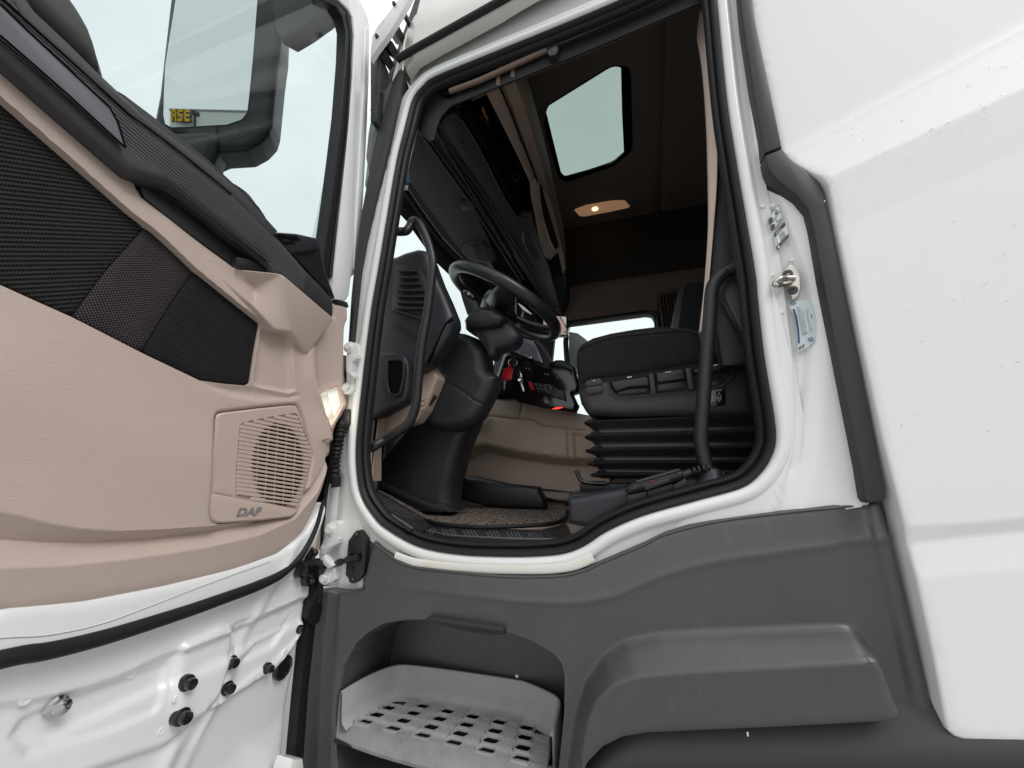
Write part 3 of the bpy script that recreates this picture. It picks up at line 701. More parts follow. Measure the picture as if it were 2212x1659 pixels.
relief('door_inner_sheet', DS, so2, paint_in, DOORO, h_ds, .010, (), .05, 60, guides=[sealL, rid1, rid2, flg, rib3, rib4]+[np.vstack([q_, q_[:1]]) for q_ in (pan1,pan2,pan3,pock)])
sp_ = resample(cr(DS.off(.022).pts(seal_px), 5), .010)
tube('door_seal', sp_, np.interp(np.linspace(0,1,len(sp_)), [0,.75,.88,1], [.0138,.0118,.008,.0045]), rubber, DOORO, 14)
wel = [(-60,1350+30),(0,1373),(90,1368),(200,1345),(300,1310),(400,1272),(500,1236),(570,1212)]
wq = resample(cr(DS.uv(wel), 5), .01)
tube('sealant_bead', DS.p3(wq, h_ds(wq)+.0002), .0013, mat('sealant', (.62,.63,.60), .5), DOORO, 6)
# outer skin and the rubber along the hinge edge
os_ = np.vstack([DS.uv([(752,650),(745,760),(735,900),(712,1050),(697,1110),(684,1215),(661,1358),(632,1662),(622,1760)]), [[-.05,.80],[-.05,2.36]], DS.uv([(400,420),(560,480)])])
slab('door_skin', DOOR(-.955).p3(os_), (-.03,0,0), paint, DOORO, 0)
slab('hinge_edge_rubber', DS.off(-.004).pts([(689,1215),(694,1240),(690,1290),(684,1340),(668,1480),(655,1659),(648,1720),(630,1720),(634,1659),(648,1500),(662,1360),(672,1290),(680,1240)]), (-.03,0,0), rubber, DOORO, .003)
slab('hinge_edge_rubber', DS.off(.012).pts([(692,1260),(697,1275),(697,1320),(690,1345),(678,1352),(665,1330),(672,1300),(682,1290)]), (-.02,0,0), rubber, DOORO, .003)
tube('edge_piping', resample(cr(DS.off(.0).pts([(717,950),(714,1010),(705,1065),(699,1110),(696,1150),(693,1215)]), 4), .01), .0045, rubber, DOORO, 8)

# rubber plugs, studs, drain ring
def on_ds(p, h=.0):
    q = DS.uv([p]); return DS.p3(q, h_ds(q)+h)[0]
plug_prof = [(.0165,-.012),(.0165,.004),(.0155,.0055),(.0125,.0065),(.0118,.012),(.0118,.019),(.0105,.0215),(.0001,.022)]
pl0 = None
for p, s, h in ((Z3([(1145,1132)])[0],1.0,.014),(Z3([(1110,1340)])[0],1.08,.014),(Z3([(1438,1010)])[0],.98,.006),(Z3([(1418,1170)])[0],.98,.006),(Z3([(1664,1046)])[0],.85,-.004),(Z3([(1868,806)])[0],.75,-.006)):
    c = on_ds(p, -.002)
    if pl0 is None: pl0 = lathe('rubber_plug', c, (1,0,0), plug_prof, gloss, DOORO, 20); q = pl0
    else:
        q = pl0.copy(); S.collection.objects.link(q); q.parent = DOORO
    q.location = c + np.array([.004,0,0]) - ROOTPOS['door']; q.scale = (s*.88,)*3
c = on_ds(Z3([(383,1282)])[0], .006)
lathe('latch_stud', c, (1,0,0), [(.014,-.01),(.014,.004),(.009,.006),(.008,.014),(.011,.015),(.011,.019),(.004,.021)], chrome, DOORO, 18)
c = on_ds(Z3([(1775,1045)])[0], .005)
lathe('drain_grommet', c, (1,0,0), [(.028,-.008),(.028,.003),(.024,.006),(.020,.004),(.019,.0005),(.0001,.0)], gloss, DOORO, 24)
for p in Z3([(1720,615),(1870,553),(1845,685),(1730,730),(858,1095),(1805,490),(1885,365),(1090,1230),(1775,948),(1010,1440),(180,1248)]):
    lathe('weld_dimple', on_ds(p), (1,0,0), [(.0075,-.003),(.0068,.0006),(.0055,.0012),(.003,.0006),(.0001,.0004)], paint_in, DOORO, 14)

# window frame post, rubber and glass
wf = np.vstack([DS.uv([(742,655),(752,640),(757,600),(776,581),(781,480),(789,330),(796,180),(798,60),(794,40),(786,20),(772,-10)]), [[.66,3.66],[-.05,3.80],[-.05,3.70],[.60,3.56]], DS.uv([(730,0),(752,22),(760,38),(764,75),(760,175),(748,310),(736,440),(722,575),(716,650)])])
slab('window_frame', DS.off(.004).p3(wf), (-.06,0,0), paint_in, DOORO, .006)
slab('window_frame_lip', DS.off(.0085).pts([(775,581),(789,315),(796,175),(797,60),(790,62),(787,175),(779,315),(765,581)]), (-.01,0,0), paint_in, DOORO, .002)
wr = np.vstack([DS.uv([(727,600),(736,455),(748,310),(761,175),(766,75),(761,38),(752,20),(728,-6)]), [[.60,3.57],[-.05,3.71],[-.05,3.67],[.585,3.53]], DS.uv([(698,0),(728,14),(742,36),(749,65),(747,130),(738,250),(727,345),(717,425),(705,515),(694,600)])])
slab('window_rubber', DS.off(-.004).p3(wr), (-.04,0,0), rubber, DOORO, .005)
tube('window_rubber_bead', resample(DS.off(-.002).pts([(712,600),(719,540),(733,430),(750,280),(757,160),(757,70),(748,32)]), .02), .0035, rubber, DOORO, 8)
gw = np.vstack([DS.uv([(706,600),(730,430),(750,200),(752,60),(715,-10)]), [[.60,3.54],[-.05,3.68],[-.05,2.30],[.2,2.2]]])
slab('window_glass', DOOR(-.925).p3(gw), (-.004,0,0), gl_door, DOORO, 0)

# tan trim panel
DC = DOOR(-.868)
card = [(-60,1327),(-60,60),(0,109),(140,235),(291,368),(296,403),(308,427),(400,497),(515,581),(560,600),(609,591),(660,630),(723,688),(724,655),(740,657),(752,661),(753,690),(748,700),(746,712),(745,760),(746,808),(750,840),(753,868),(747,890),(732,910),(722,935),(716,962),(714,1000),(711,1032),(706,1055),(697,1080),(683,1118),(670,1142),(655,1162),(628,1186),(595,1206),(545,1226),(490,1242),(420,1259),(350,1274),(262,1293),(175,1309),(120,1317),(70,1322),(0,1327)]
cardo = DC.uv(card)
cardo = np.vstack([[[-.05,1.44],[-.05,2.34]], cardo[1:]])
def ext(fr, a, b, u):
    p, q = fr.uv([a, b]); return ('w', u, p[1]+(q[1]-p[1])*(u-p[0])/(q[0]-p[0]))
fab = DC.uv([ext(DC,(-60,590),(0,616),-.02),(0,616),(80,652),(154,685),(231,724),(305,762),(370,793),(431,822),(485,829),(534,833),(540,829),(550,760),(560,707),(562,699),(500,650),(413,580),(335,505),(280,465),(140,342),(0,220),ext(DC,(0,220),(140,342),-.02)])
L1 = DC.uv([(-60,1098),(0,1106),(55,1116),(105,1130),(170,1142),(245,1147),(350,1143),(455,1136),(560,1118),(630,1095),(672,1050),(700,1000)])
L2 = DC.uv([(-60,1158),(0,1166),(105,1173),(210,1174),(330,1167),(455,1151),(560,1130),(632,1100),(676,1052),(706,1000)])
L3 = DC.uv([(-60,1228),(0,1228),(130,1224),(250,1212),(350,1199),(455,1182),(560,1158),(640,1122),(690,1062),(716,1000)])
spk = DC.uv([(470,893),(476,890),(560,880),(630,873),(641,874),(648,884),(656,905),(668,950),(676,980),(676,995),(664,1050),(651,1095),(645,1108),(630,1119),(560,1127),(475,1133),(462,1130),(455,1120),(453,1100),(459,990),(466,900)])
lamp_o = DC.uv(K8([(240,1145),(300,1110),(420,1055),(510,1022),(540,1035),(590,1250),(585,1285),(440,1530),(410,1560),(385,1550),(310,1390),(240,1185)]))
lampc = DC.uv([(716,885)])[0]
box = DC.uv([(563,706),(598,712),(622,712),(630,718),(634,790),(640,845),(625,850),(560,838),(545,830),(556,760)])
ridg = DC.uv([(667,766),(672,820),(690,880),(706,950)])
hollow = DC.uv([(545,834),(600,846),(622,851),(640,846),(655,855),(630,866),(560,868),(500,858),(455,840),(431,824)])
fold1 = DC.uv([(-60,800),(80,850),(200,905),(320,960),(420,1010)])
def h_card(P):
    h = bands(P, [L1, L2, L3, L3-np.array([0,.10])], [.0,-.024,-.004,-.022])
    d = dline(P, fold1)
    h += .008*np.exp(-(d/.08)**2)*(1-sstep(P[:,0], .62, .80))
    s = sdf(P, spk)[0]; h += np.where(np.abs(s) < .02, -.006*np.exp(-(s/.0032)**2), 0)
    l = sdf(P, lamp_o)[0]; h += np.where(np.abs(l) < .03, .004*np.exp(-(l/.004)**2), 0) - .004*sstep(l, .003, .008)
    h += -.012*sstep(sdf(P, box)[0], 0, .008) - .016*sstep(sdf(P, hollow)[0], -.004, .03)
    r = dline(P, ridg[::-1]); near = (P[:,1] > 1.72) & (P[:,1] < 2.06)
    h += .016*np.exp(-(r/.02)**2)*near
    f = sdf(P, fab)[0]
    up = (P[:,1] > 2.0)
    h += .012*sstep(f, -.07, -.01)*up*(f < 0)
    e = np.clip(sdf(P, cardo)[0]/.012, 0, 1)
    return h - .010*(1-np.sqrt(np.maximum(1-(1-e)**2, 0)))
gr_hole = DC.uv([(518,918),(525,912),(580,901),(636,892),(642,894),(655,925),(672,970),(676,985),(668,1015),(655,1060),(643,1096),(630,1096),(560,1082),(515,1072),(508,1068),(510,1000)])
lamp_hole = DC.uv(K8([(275,1168),(330,1136),(440,1088),(502,1062),(526,1076),(566,1250),(560,1285),(432,1508),(405,1526),(383,1505),(326,1388),(278,1200)]))
relief('door_trim_panel', DC, cardo, tan, DOORO, h_card, .012, (spk, lamp_hole, fab), .03, 50, rings=(.0012,.003,.006,.009,.012), guides=[L1, L2, L3, fold1, ridg]+[np.vstack([q_, q_[:1]]) for q_ in (spk, box, hollow, lamp_o)], spread=(-.010,-.005,-.0025,0,.0025,.005,.010))

# woven inserts: ribbed, dotted, close weave
def dirn(a, b, fr=DC):
    v = fr.uv([a, b]); d = v[1]-v[0]; d /= np.linalg.norm(d)
    along = d[0]*fr.U+d[1]*fr.V; across = -d[1]*fr.U+d[0]*fr.V
    return tuple(across), tuple(along)
ac, al = dirn((0,500),(300,512))
rib_m = weave('black ribbed cloth', (.006,.006,.007), (.034,.035,.034), (ac, al), (.0068,.004), 'rib', 1.0, depth=.003)
dot_m = weave('black cloth with pale dots', (.006,.005,.008), (.13,.108,.10), (ac, al), (.0085,.0085), 'dot', .5)
wv_m = weave('close black weave', (.007,.007,.009), (.045,.043,.045), (ac, al), (.0095,.0075), 'dot', .9, depth=.002)
IN = DOOR(-.873)
def cloth(px, m, fr=IN):
    o = fr.uv(px); P = puff('woven_insert', fr, o, m, DOORO, .004, .02, .02); return P
cloth([ext(IN,(0,611),(80,648),-.018),ext(IN,(0,216),(140,338),-.018),(0,216),(140,338),(280,461),(312,488),(290,517),(231,581),(155,684),(80,648),(0,611)], rib_m)['label'] = 'ribbed black cloth insert'
cloth([(313,489),(340,514),(413,577),(420,582),(370,655),(306,760),(231,721),(156,684),(232,581),(291,517)], dot_m)['label'] = 'black cloth insert with pale dots'
cloth([(421,583),(500,652),(560,700),(558,710),(550,760),(540,826),(534,831),(485,827),(431,820),(370,790),(307,760),(371,656)], wv_m)['label'] = 'close-woven black cloth insert'

# facetted pull arm under the rail
PA = lambda p, x: DOOR(x).hit(p)
pv = [PA((515,581),-.855), PA((610,591),-.815), PA((723,688),-.822), PA((664,768),-.858), PA((632,718),-.838), PA((596,713),-.840), PA((548,662),-.845), PA((470,600),-.858), PA((548,622),-.875), PA((436,546),-.860)]
vv = np.array(pv); mid1 = (vv[5]+vv[6])/2
bm = bmesh.new(); V = [bm.verts.new(p) for p in vv]
for f in ((0,1,8),(1,4,5,6,8),(1,2,3,4),(0,8,6,7,9)): bm.faces.new([V[k] for k in f])
r = bmesh.ops.extrude_face_region(bm, geom=bm.faces[:]); nv = [g_ for g_ in r['geom'] if isinstance(g_, bmesh.types.BMVert)]
bmesh.ops.translate(bm, verts=nv, vec=(-.06,0,0))
bmesh.ops.bevel(bm, geom=bm.edges[:], offset=.006, segments=3, profile=.5, affect='EDGES', clamp_overlap=True)
from_bm('pull_arm', bm, tan, DOORO, 40)

# speaker: recessed cover, dark cone, slats, foot strip with badge
SPF2 = DOOR(-.8675)
gr = SPF2.uv([(518,918),(525,912),(580,901),(636,892),(642,894),(655,925),(672,970),(676,985),(668,1015),(655,1060),(643,1096),(630,1096),(560,1082),(515,1072),(508,1068),(510,1000)])
cln = SPF2.uv([(453,1064),(560,1084),(660,1104)])
spk_in = SPF2.uv([(471,895),(477,892),(560,882),(630,875),(640,876),(646,885),(654,906),(666,951),(674,981),(674,994),(662,1049),(649,1093),(643,1106),(629,1117),(560,1125),(475,1131),(463,1128),(457,1119),(455,1100),(461,990),(468,901)])
relief('speaker_cover', SPF2, spk_in, tan_s, DOORO, lambda P: .0006-.0030*np.exp(-(dline(P, cln)/.0016)**2) - .004*(1-np.clip(sdf(P, spk_in)[0]/.004,0,1)), .014, [gr], .02, rings=(.0012,.0025,.004), guides=[cln], spread=(-.004,-.002,0,.002,.004))
cone = SPF2.off(-.0045)
slab('speaker_back', cone.p3(gr), (-.006,0,0), tan_s, DOORO, 0)
ce = cone.uv([(600,1000)])[0]
disc = [cone.uv([(600+58*math.cos(a)*(.93 if math.cos(a)>0 else 1), 1005+93*math.sin(a))])[0] for a in np.linspace(0, 2*math.pi, 40, endpoint=False)]
slab('speaker_cone', cone.off(.0008).p3(disc), (-.0005,0,0), void, DOORO, 0)
disc_uv = np.array(disc)
def clip_line(a, b, poly):
    """parts of segment a-b inside poly"""
    t = np.linspace(0, 1, 160); P = a+(b-a)*t[:, None]; ins = sdf(P, poly)[0] > .0012; k = np.where(ins)[0]
    return (P[k[0]], P[k[-1]]) if len(k) > 4 else None
for k in range(24):
    y0 = 872+9.05*k
    a, b = SPF2.uv([(500, y0), (690, y0+40-1.1*k*.6)])
    c = clip_line(a, b, gr)
    if c is None: continue
    a, b = c; d = (b-a)/np.hypot(*(b-a)); n = np.array([-d[1], d[0]])
    tt = np.linspace(0, 1, 26); M_ = a+(b-a)*tt[:, None]; cw = sdf(M_, disc_uv)[0]
    w = np.where(cw > 0, .0027, .0042)[:, None]; q = np.vstack([M_-n*w, (M_+n*w)[::-1]])
    slab('speaker_slat', SPF2.off(.0005).p3(np.array(q)), (-.004,0,0), tan_s, DOORO, .0007, 1)
bmv = bmesh.new()
for k in range(7):
    a, b = cone.uv([(540+20*k, 905), (530+20*k, 1090)]); c = clip_line(a, b, np.array(disc))
    if c is None: continue
    a, b = c; d = (b-a)/np.hypot(*(b-a)); n = np.array([-d[1], d[0]])*.001
    slab('x', cone.off(.0022).p3(np.array([a-n, b-n, b+n, a+n])), (-.004,0,0), tan_s, None, 0, bm=bmv)
from_bm('speaker_grid', bmv, tan_s, DOORO)
text3('badge', 'DAF', SPF2, Z3([(1455,108)])[0], Z3([(1607,100)])[0], silver, DOORO, .0185, .003, -.001, .18, .035)

# courtesy lamp
LF = DOOR(-.866)
bz = LF.uv(K8([(225,1150),(300,1100),(420,1040),(512,1008),(552,1025),(604,1250),(600,1295),(450,1545),(412,1580),(372,1565),(296,1395),(225,1190)]))
hz = LF.uv(K8([(282,1172),(330,1140),(440,1092),(500,1068),(522,1080),(562,1250),(558,1280),(432,1500),(405,1520),(385,1500),(330,1385),(284,1200)]))
relief('lamp_bezel', LF, bz, tan_s, DOORO, lambda P: .0015+.004*np.exp(-((sdf(P, bz)[0]-.010)/.004)**2), .006, [hz], .02, rings=(.003,.006,.009))
slab('courtesy_lens', DOOR(-.874).p3(DOOR(-.874).uv(K8([(282,1172),(440,1092),(500,1068),(522,1080),(562,1250),(432,1500),(405,1520),(385,1500),(330,1385)]))), (-.004,0,0), lampd, DOORO, .001)
bml = bmesh.new()
for k in range(6):
    x = 300+16*k
    slab('x', DOOR(-.8725).pts(K8([(x,1190-6*k),(x+7,1186-6*k),(x+105-4*k,1470-8*k),(x+98-4*k,1474-8*k)])), (-.002,0,0), gl_clear, None, 0, bm=bml)
from_bm('lens_rib', bml, mat('lens rib', (.5,.5,.46), .2), DOORO)
le = DOOR(-.845).hit((716,885))
pl = bpy.data.lights.new('courtesy_light', 'POINT'); pl.energy = .11; pl.color = (1,.92,.74); pl.shadow_soft_size = .02
plo = bpy.data.objects.new('courtesy_light', pl); S.collection.objects.link(plo); plo.location = le; 

# dark rail: satin cap, padded textured edge, inlay, pocket, switch block
RL = DOOR(-.815); RL2 = DOOR(-.83)
zz = weave('zig-zag textured charcoal', (.025,.025,.03), (.13,.13,.14), (dirn((0,0),(500,440),RL)[0], dirn((0,0),(500,440),RL)[1]), (.0052,.012), 'zig', .8, .55, .0012)
mesh_m = weave('charcoal mesh texture', (.020,.020,.024), (.12,.12,.135), (dirn((450,450),(700,660),RL)[0], dirn((450,450),(700,660),RL)[1]), (.010,.0075), 'dot', .8, .55, .0012)
padp = [(-60,20),(-60,55),(0,105),(140,232),(290,366),(298,372),(322,380),(350,389),(385,400),(413,420),(470,465),(530,513),(588,560),(604,590),(660,636),(721,688),(727,686),(726,648),(700,620),(662,581),(610,520),(560,462),(500,402),(440,352),(375,300),(330,262),(290,222),(240,174),(150,92),(40,-10),(-60,-100)]
po = RL.uv(padp)
po = np.vstack([po[1:-1], [[-.05,2.64],[-.05,2.40]]])
t_mid = RL.uv([(-60,-50),(40,40),(150,140),(238,222),(330,300),(440,385),(500,432),(560,490),(640,570),(700,640)])
def h_rail(P):
    e = np.clip(sdf(P, po)[0]/.016, 0, 1)
    d = towards(P, t_mid, (.9,2.6))
    return -.014*(1-np.sqrt(np.maximum(1-(1-e)**2, 0))) - .010*sstep(-d, .0, .045) - .10*np.maximum(P[:,0]-.80, 0)
pu = relief('arm_rail', RL, po, zz, DOORO, h_rail, .012, (), .07, 60, rings=(.001,.003,.006,.010,.016), guides=[t_mid])
pu.data.materials.append(mesh_m)
cut = RL.uv([(470,440),(430,470)])
pu.data.materials.append(char_l)
me = pu.data; cc = RL.uv([(505,425),(455,455)]); off_ = np.array(pu.location)+ROOTPOS['door']
_pc = np.array([p.center[:] for p in me.polygons])[:, 1:]+off_[1:]; _td = towards(_pc, t_mid, (.9,2.6))
for p, t_ in zip(me.polygons, _td):
    y = p.center[1]+off_[1]
    if t_ < -.045 and y < .742: p.material_index = 2; continue
    if y > .742: p.material_index = 1
slab('rail_inlay', RL.off(.0015).p3(np.vstack([RL.uv([(0,76),(60,128),(150,207),(268,315),(271,319),(268,308),(254,262),(250,255),(238,233),(150,150),(60,66),(0,8)]), [[-.02,2.46],[-.02,2.41]]])), (-.006,0,0), char_s, DOORO, .0015)
tube('rail_seam', RL.off(.002).pts([(0,8),(60,66),(150,150),(238,233),(250,255),(254,262),(268,308),(271,319)]), .0016, void, DOORO, 6)
tube('rail_seam', RL.off(.002).pts([(0,76),(60,128),(150,207),(271,319)]), .0016, void, DOORO, 6)
capp = [(-60,-95),(60,12),(150,97),(256,203),(290,235),(331,266),(390,310),(448,353),(505,400),(560,455),(600,500),(588,510),(560,480),(500,420),(440,370),(380,322),(325,280),(280,248),(245,216),(140,120),(45,34),(-60,-60)]
capo = RL.uv(capp); capo = np.vstack([capo[1:-1], [[-.05,2.62],[-.05,2.66]]])
slab('rail_cap', RL.off(.002).p3(capo), (-.05,0,0), char_l, DOORO, .004)
tube('rail_seam', RL.off(.003).pts([(-20,-26),(45,34),(140,120),(245,216),(280,248),(325,280),(380,322),(440,370),(500,420)]), .0018, void, DOORO, 6)
# belt plane behind the rail and the padded cushion standing on it
blt = np.vstack([DOOR(-.86).uv([(100,60),(248,190),(330,256),(450,350),(560,450),(600,500),(560,560),(300,380)]), [[-.05,2.25],[-.05,2.62]]])
slab('belt_trim', DOOR(-.86).p3(blt), (-.06,0,0), black, DOORO, .006)
slab('belt_trim', DOOR(-.875).pts([(255,196),(270,205),(330,250),(345,262),(450,345),(560,447),(575,470),(470,380),(330,270)]), (-.05,0,0), char, DOORO, .006)
CU = DOOR(-.885)
cup = [(40,-15),(120,60),(200,135),(255,200),(252,190),(247,178),(236,140),(222,92),(210,60),(192,28),(170,-8),(150,-40)]
cuo = CU.uv(cup); cuo = np.vstack([cuo, [[.30,2.95],[-.05,3.02],[-.05,2.6]]])
st1 = CU.uv([(140,-20),(178,30),(198,62),(212,100),(226,140),(238,172)])
puff('pillar_pad', CU, cuo, mat('dark stitched leatherette', (.058,.058,.058), .6, grain=700, bump=.3), DOORO, .035, .10, .006, lambda P: -.003*np.exp(-(dline(P, st1)/.003)**2) - .003*np.exp(-((dline(P, st1)-.012)/.0022)**2))
# pocket between the band and the rail
pko = [(296,372),(300,402),(312,428),(400,495),(516,580),(540,592),(600,588),(604,585),(588,556),(530,512),(470,464),(413,420),(380,398),(330,383)]
slab('pull_pocket', DOOR(-.872).pts(pko), (-.05,0,0), black, DOORO, 0)
slab('pocket_lining', DOOR(-.868).pts([(300,390),(330,392),(415,470),(516,555),(516,580),(400,497),(312,428)]), (-.01,0,0), char, DOORO, .004)
tube('pocket_bar', resample(cr(DOOR(-.845).pts([(322,384),(380,420),(430,455),(475,492),(530,535),(590,585)]), 4), .01), .0085, black, DOORO, 10)
tube('pocket_bar', resample(cr(DOOR(-.848).pts([(440,452),(475,490),(482,494),(500,512)]), 4), .006), .010, gloss, DOORO, 10)
slab('pull_catch', DOOR(-.85).pts([(511,555),(545,560),(600,585),(610,592),(560,585),(514,579)]), (-.02,0,0), black, DOORO, .003)
swo = [(585,500),(640,504),(686,514),(690,522),(698,556),(704,585),(726,646),(700,622),(640,556)]
SWF = DOOR(-.83); swu = SWF.uv(swo)
puff('switch_block', SWF, swu, black, DOORO, .006, .06, .004)
SW2 = PLANE(SWF.hit((640,512))+np.array([.002,0,.002]), (.62,-.30,.72), (0,1,.0))
slab('switch_tray', [SWF.off(.012).hit(p) for p in Z1([(1680,1435),(1960,1472),(1965,1530),(1800,1560),(1770,1520)])], (-.01,0,-.006), char, DOORO, .003)
for q in ([(1690,1445),(1720,1440),(1760,1465),(1735,1480)], [(1725,1438),(1765,1445),(1800,1468),(1768,1468)], [(1770,1445),(1830,1455),(1860,1480),(1800,1478)], [(1740,1484),(1800,1484),(1830,1500),(1770,1505)]):
    slab('switch', [SWF.off(.016).hit(p) for p in Z1(q)], (-.004,0,-.003), gloss, DOORO, .0015)
slab('panel_end_cap', DOOR(-.866).pts([(726,646),(738,648),(751,653),(754,664),(740,660),(727,657)]), (-.03,0,0), black, DOORO, .002)

# hinges, check strap, cable bellows on the pillar
HF = SIDE(.975)
def hinge(px, bolts, arms):
    h = empty('hinge', LOR, HF.pts([px[0]])[0])
    slab('hinge_plate', HF.pts(px), (0,.04,0), white_p, h, .005)
    for p in bolts:
        c = SIDE(.975).pts([p])[0]
        lathe('hinge_bolt', c, (.2,-1,0), [(.019,0),(.019,.003),(.017,.0045),(.012,.005),(.0105,.006),(.0105,.015),(.009,.0165),(.0001,.0165)], white_p, h, 6 if False else 18)
    for q in arms: slab('hinge_arm', SIDE(.958).pts(q), (0,.02,0), white_p, h, .004)
hinge(K8([(605,560),(690,555),(720,570),(735,600),(730,735),(700,770),(690,870),(700,960),(690,1110),(660,1150),(620,1160),(600,1120)]), K8([(645,620),(620,1095)]),
      [K8([(600,715),(720,700),(722,740),(690,775),(675,780),(660,900),(695,945),(690,975),(600,900)])])
hinge(K5([(560,400),(600,325),(700,320),(745,360),(740,620),(720,690),(560,760),(530,900),(540,1060),(690,1080),(680,1280),(620,1345),(520,1350),(440,1250),(420,900),(430,740),(490,600)]), K5([(615,450),(520,1245)]),
      [K5([(430,740),(560,715),(710,600),(735,615),(715,690),(560,780),(520,850),(410,910)]), K5([(410,910),(500,870),(540,960),(640,1060),(560,1110),(430,1000)])])
CK = empty('check_strap', LOR, SIDE(.97).pts(K5([(600,1000)]))[0])
slab('strap_plate', SIDE(.985).pts(K5([(1010,480),(1060,470),(1100,500),(1185,610),(1180,800),(1150,1200),(1010,1340),(960,1355),(910,1330),(880,1250),(840,1210),(890,640)])), (0,.02,0), black, CK, .004)
for p in K5([(1025,545),(965,1290)]): lathe('strap_bolt', SIDE(.985).pts([p])[0], (0,-1,0), [(.008,0),(.008,.003),(.006,.006),(.003,.0065),(.0028,.003),(.0001,.003)], mat('rusty bolt', (.09,.06,.045), .5, metal=.6), CK, 14)
for p in K5([(1000,720),(960,1110)]): lathe('strap_rivet', SIDE(.985).pts([p])[0], (0,-1,0), [(.006,0),(.005,.004),(.0001,.005)], black, CK, 12)
slab('strap_slot', SIDE(.980).pts(K5([(935,850),(1100,850),(1095,975),(940,980)])), (0,.012,0), void, CK, .002)
a3, b3 = SIDE(.975).pts(K5([(1060,910)]))[0], DOOR(-.885).pts(K5([(480,1075)]))[0]
pth = np.linspace(a3, b3, 26); rr = .0085+.0022*np.sin(np.arange(26)*1.1)+.001*np.sin(np.arange(26)*2.7)
tube('strap_arm', pth, rr, black, CK, 10, flat=((.1,.3,0), .8))
slab('strap_bracket', DOOR(-.885).pts(K5([(330,745),(380,790),(390,850),(360,930),(480,935),(540,960),(550,1010),(530,1180),(500,1215),(420,1190),(340,1250),(330,1340),(280,1410),(220,1400),(205,1330),(210,1260),(120,1270),(80,1230),(75,1180),(110,1040),(150,980),(240,960),(260,870),(275,790)])), (-.02,0,0), gloss, CK, .005)
slab('strap_roller_box', DOOR(-.868).pts(K5([(215,1000),(400,960),(480,965),(535,1000),(520,1150),(490,1190),(400,1180),(230,1240),(180,1210),(230,1100)])), (-.03,0,0), black, CK, .004)
slab('roller_window', DOOR(-.8665).pts(K5([(240,1060),(400,1040),(420,1090),(400,1180),(250,1190)])), (-.004,0,0), void, CK, .001)
for p in K5([(350,840),(185,1110),(290,1310)]): lathe('strap_bolt', DOOR(-.884).pts([p])[0], (1,0,0), [(.009,0),(.009,.003),(.006,.007),(.003,.0075),(.0001,.005)], mat('oily bolt', (.05,.035,.03), .35, metal=.6), CK, 14)
tube('drain_hose', resample(cr(DOOR(-.89).pts([(690,1225),(692,1260),(690,1300)]), 4), .01), .008, rubber, CK, 8)
# cable bellows between door and pillar
cb_p = resample(cr([DOOR(-.885).hit((742,905)), SIDE(.97).hit((738,930)), SIDE(.965).hit((727,985)), SIDE(.97).hit((724,1020)), SIDE(.985).hit((722,1045))], 6), .004)
tube('cable_bellows', cb_p, .012+.0035*np.sin(np.arange(len(cb_p))*2*np.pi/3.2), rubber, LOR, 14)
slab('cable_boot', SIDE(.98).pts(K8([(560,1330),(610,1330),(640,1370),(640,1500),(600,1560),(520,1560),(470,1620),(500,1470)])), (0,.03,0), black, LOR, .006)
slab('pillar_clip', SIDE(.96).pts([(716,1030),(727,1030),(726,1052),(714,1054)]), (0,.02,0), black, LOR, .002)
slab('latch_tab', DOOR(-.86).pts([(626,1659),(634,1640),(655,1639),(657,1659),(650,1700),(620,1700)]), (-.05,0,0), paint, LOR, .004)

# ------------------------------------------------------------------ mirrors seen through the door glass
MIR = empty('wing_mirror', LOR, (-1.35, .82, 3.0))
MF = PLANE(np.array([-1.36,.80,3.02]), (.582,-.811,-.177), (.85,.5,0))
ho = MF.uv([(425,-330),(392,-150),(366,-20),(352,100),(341,200),(330,255),(334,272),(350,281),(400,290),(440,345),(455,345),(452,333),(470,325),(530,322),(560,306),(580,285),(587,262),(598,150),(606,92),(610,-20),(640,-120),(600,-330)])
puff('mirror_housing', MF, ho, mat('mirror housing plastic', (.014,.015,.016), .4), MIR, .022, .10, .008)
gx = [(407,-330),(384,-80),(379,0),(368,70),(357,140),(354,200),(353,250),(357,268),(371,275),(420,273),(490,269),(522,258),(534,243),(538,210),(546,130),(556,0),(575,-330)]
MG = MF.off(.004)
slab('mirror_glass', MG.pts(gx), tuple(-.004*MF.N), mirror_m, MIR, 0, smooth=0)
slab('mirror_arm', PLANE(np.array([-1.22,.86,3.2]), (.3,-.9,-.2), (1,.3,0)).pts([(606,92),(640,72),(685,40),(697,28),(705,0),(708,-60),(560,-60),(565,-5),(580,20),(590,60)]), (0.02,.06,0.02), mat('grey mirror arm', (.032,.034,.034), .45), MIR, .015, 3)
MS = MF.off(.012)
putf = MS.uv(Z1([(960,775),(1010,800),(1200,795),(1335,785),(1350,870),(1335,930),(1310,985),(1285,1020),(1272,1060),(1240,1080),(1150,1010),(1050,920)]))
puff('mirror_foot', MS, putf, MATS['mirror housing plastic'], MIR, .03, .06, .01)
tube('housing_seam', [MF.off(.002).hit(p) for p in [(467,273),(471,290),(474,310),(470,325)]], .0015, void, MIR, 6)
KM = empty('kerb_mirror', LOR, (-1.4,.9,2.6))
KF = PLANE(np.array([-1.40,.86,2.62]), (.5,-.8,-.1), (.85,.5,0))
puff('kerb_mirror_housing', KF, cr(KF.uv(Z1([(1310,1100),(1400,1105),(1470,1140),(1530,1190),(1570,1260),(1580,1360),(1560,1420),(1450,1380),(1340,1240)])), 4, True), MATS['mirror housing plastic'], KM, .02, .06, .006)
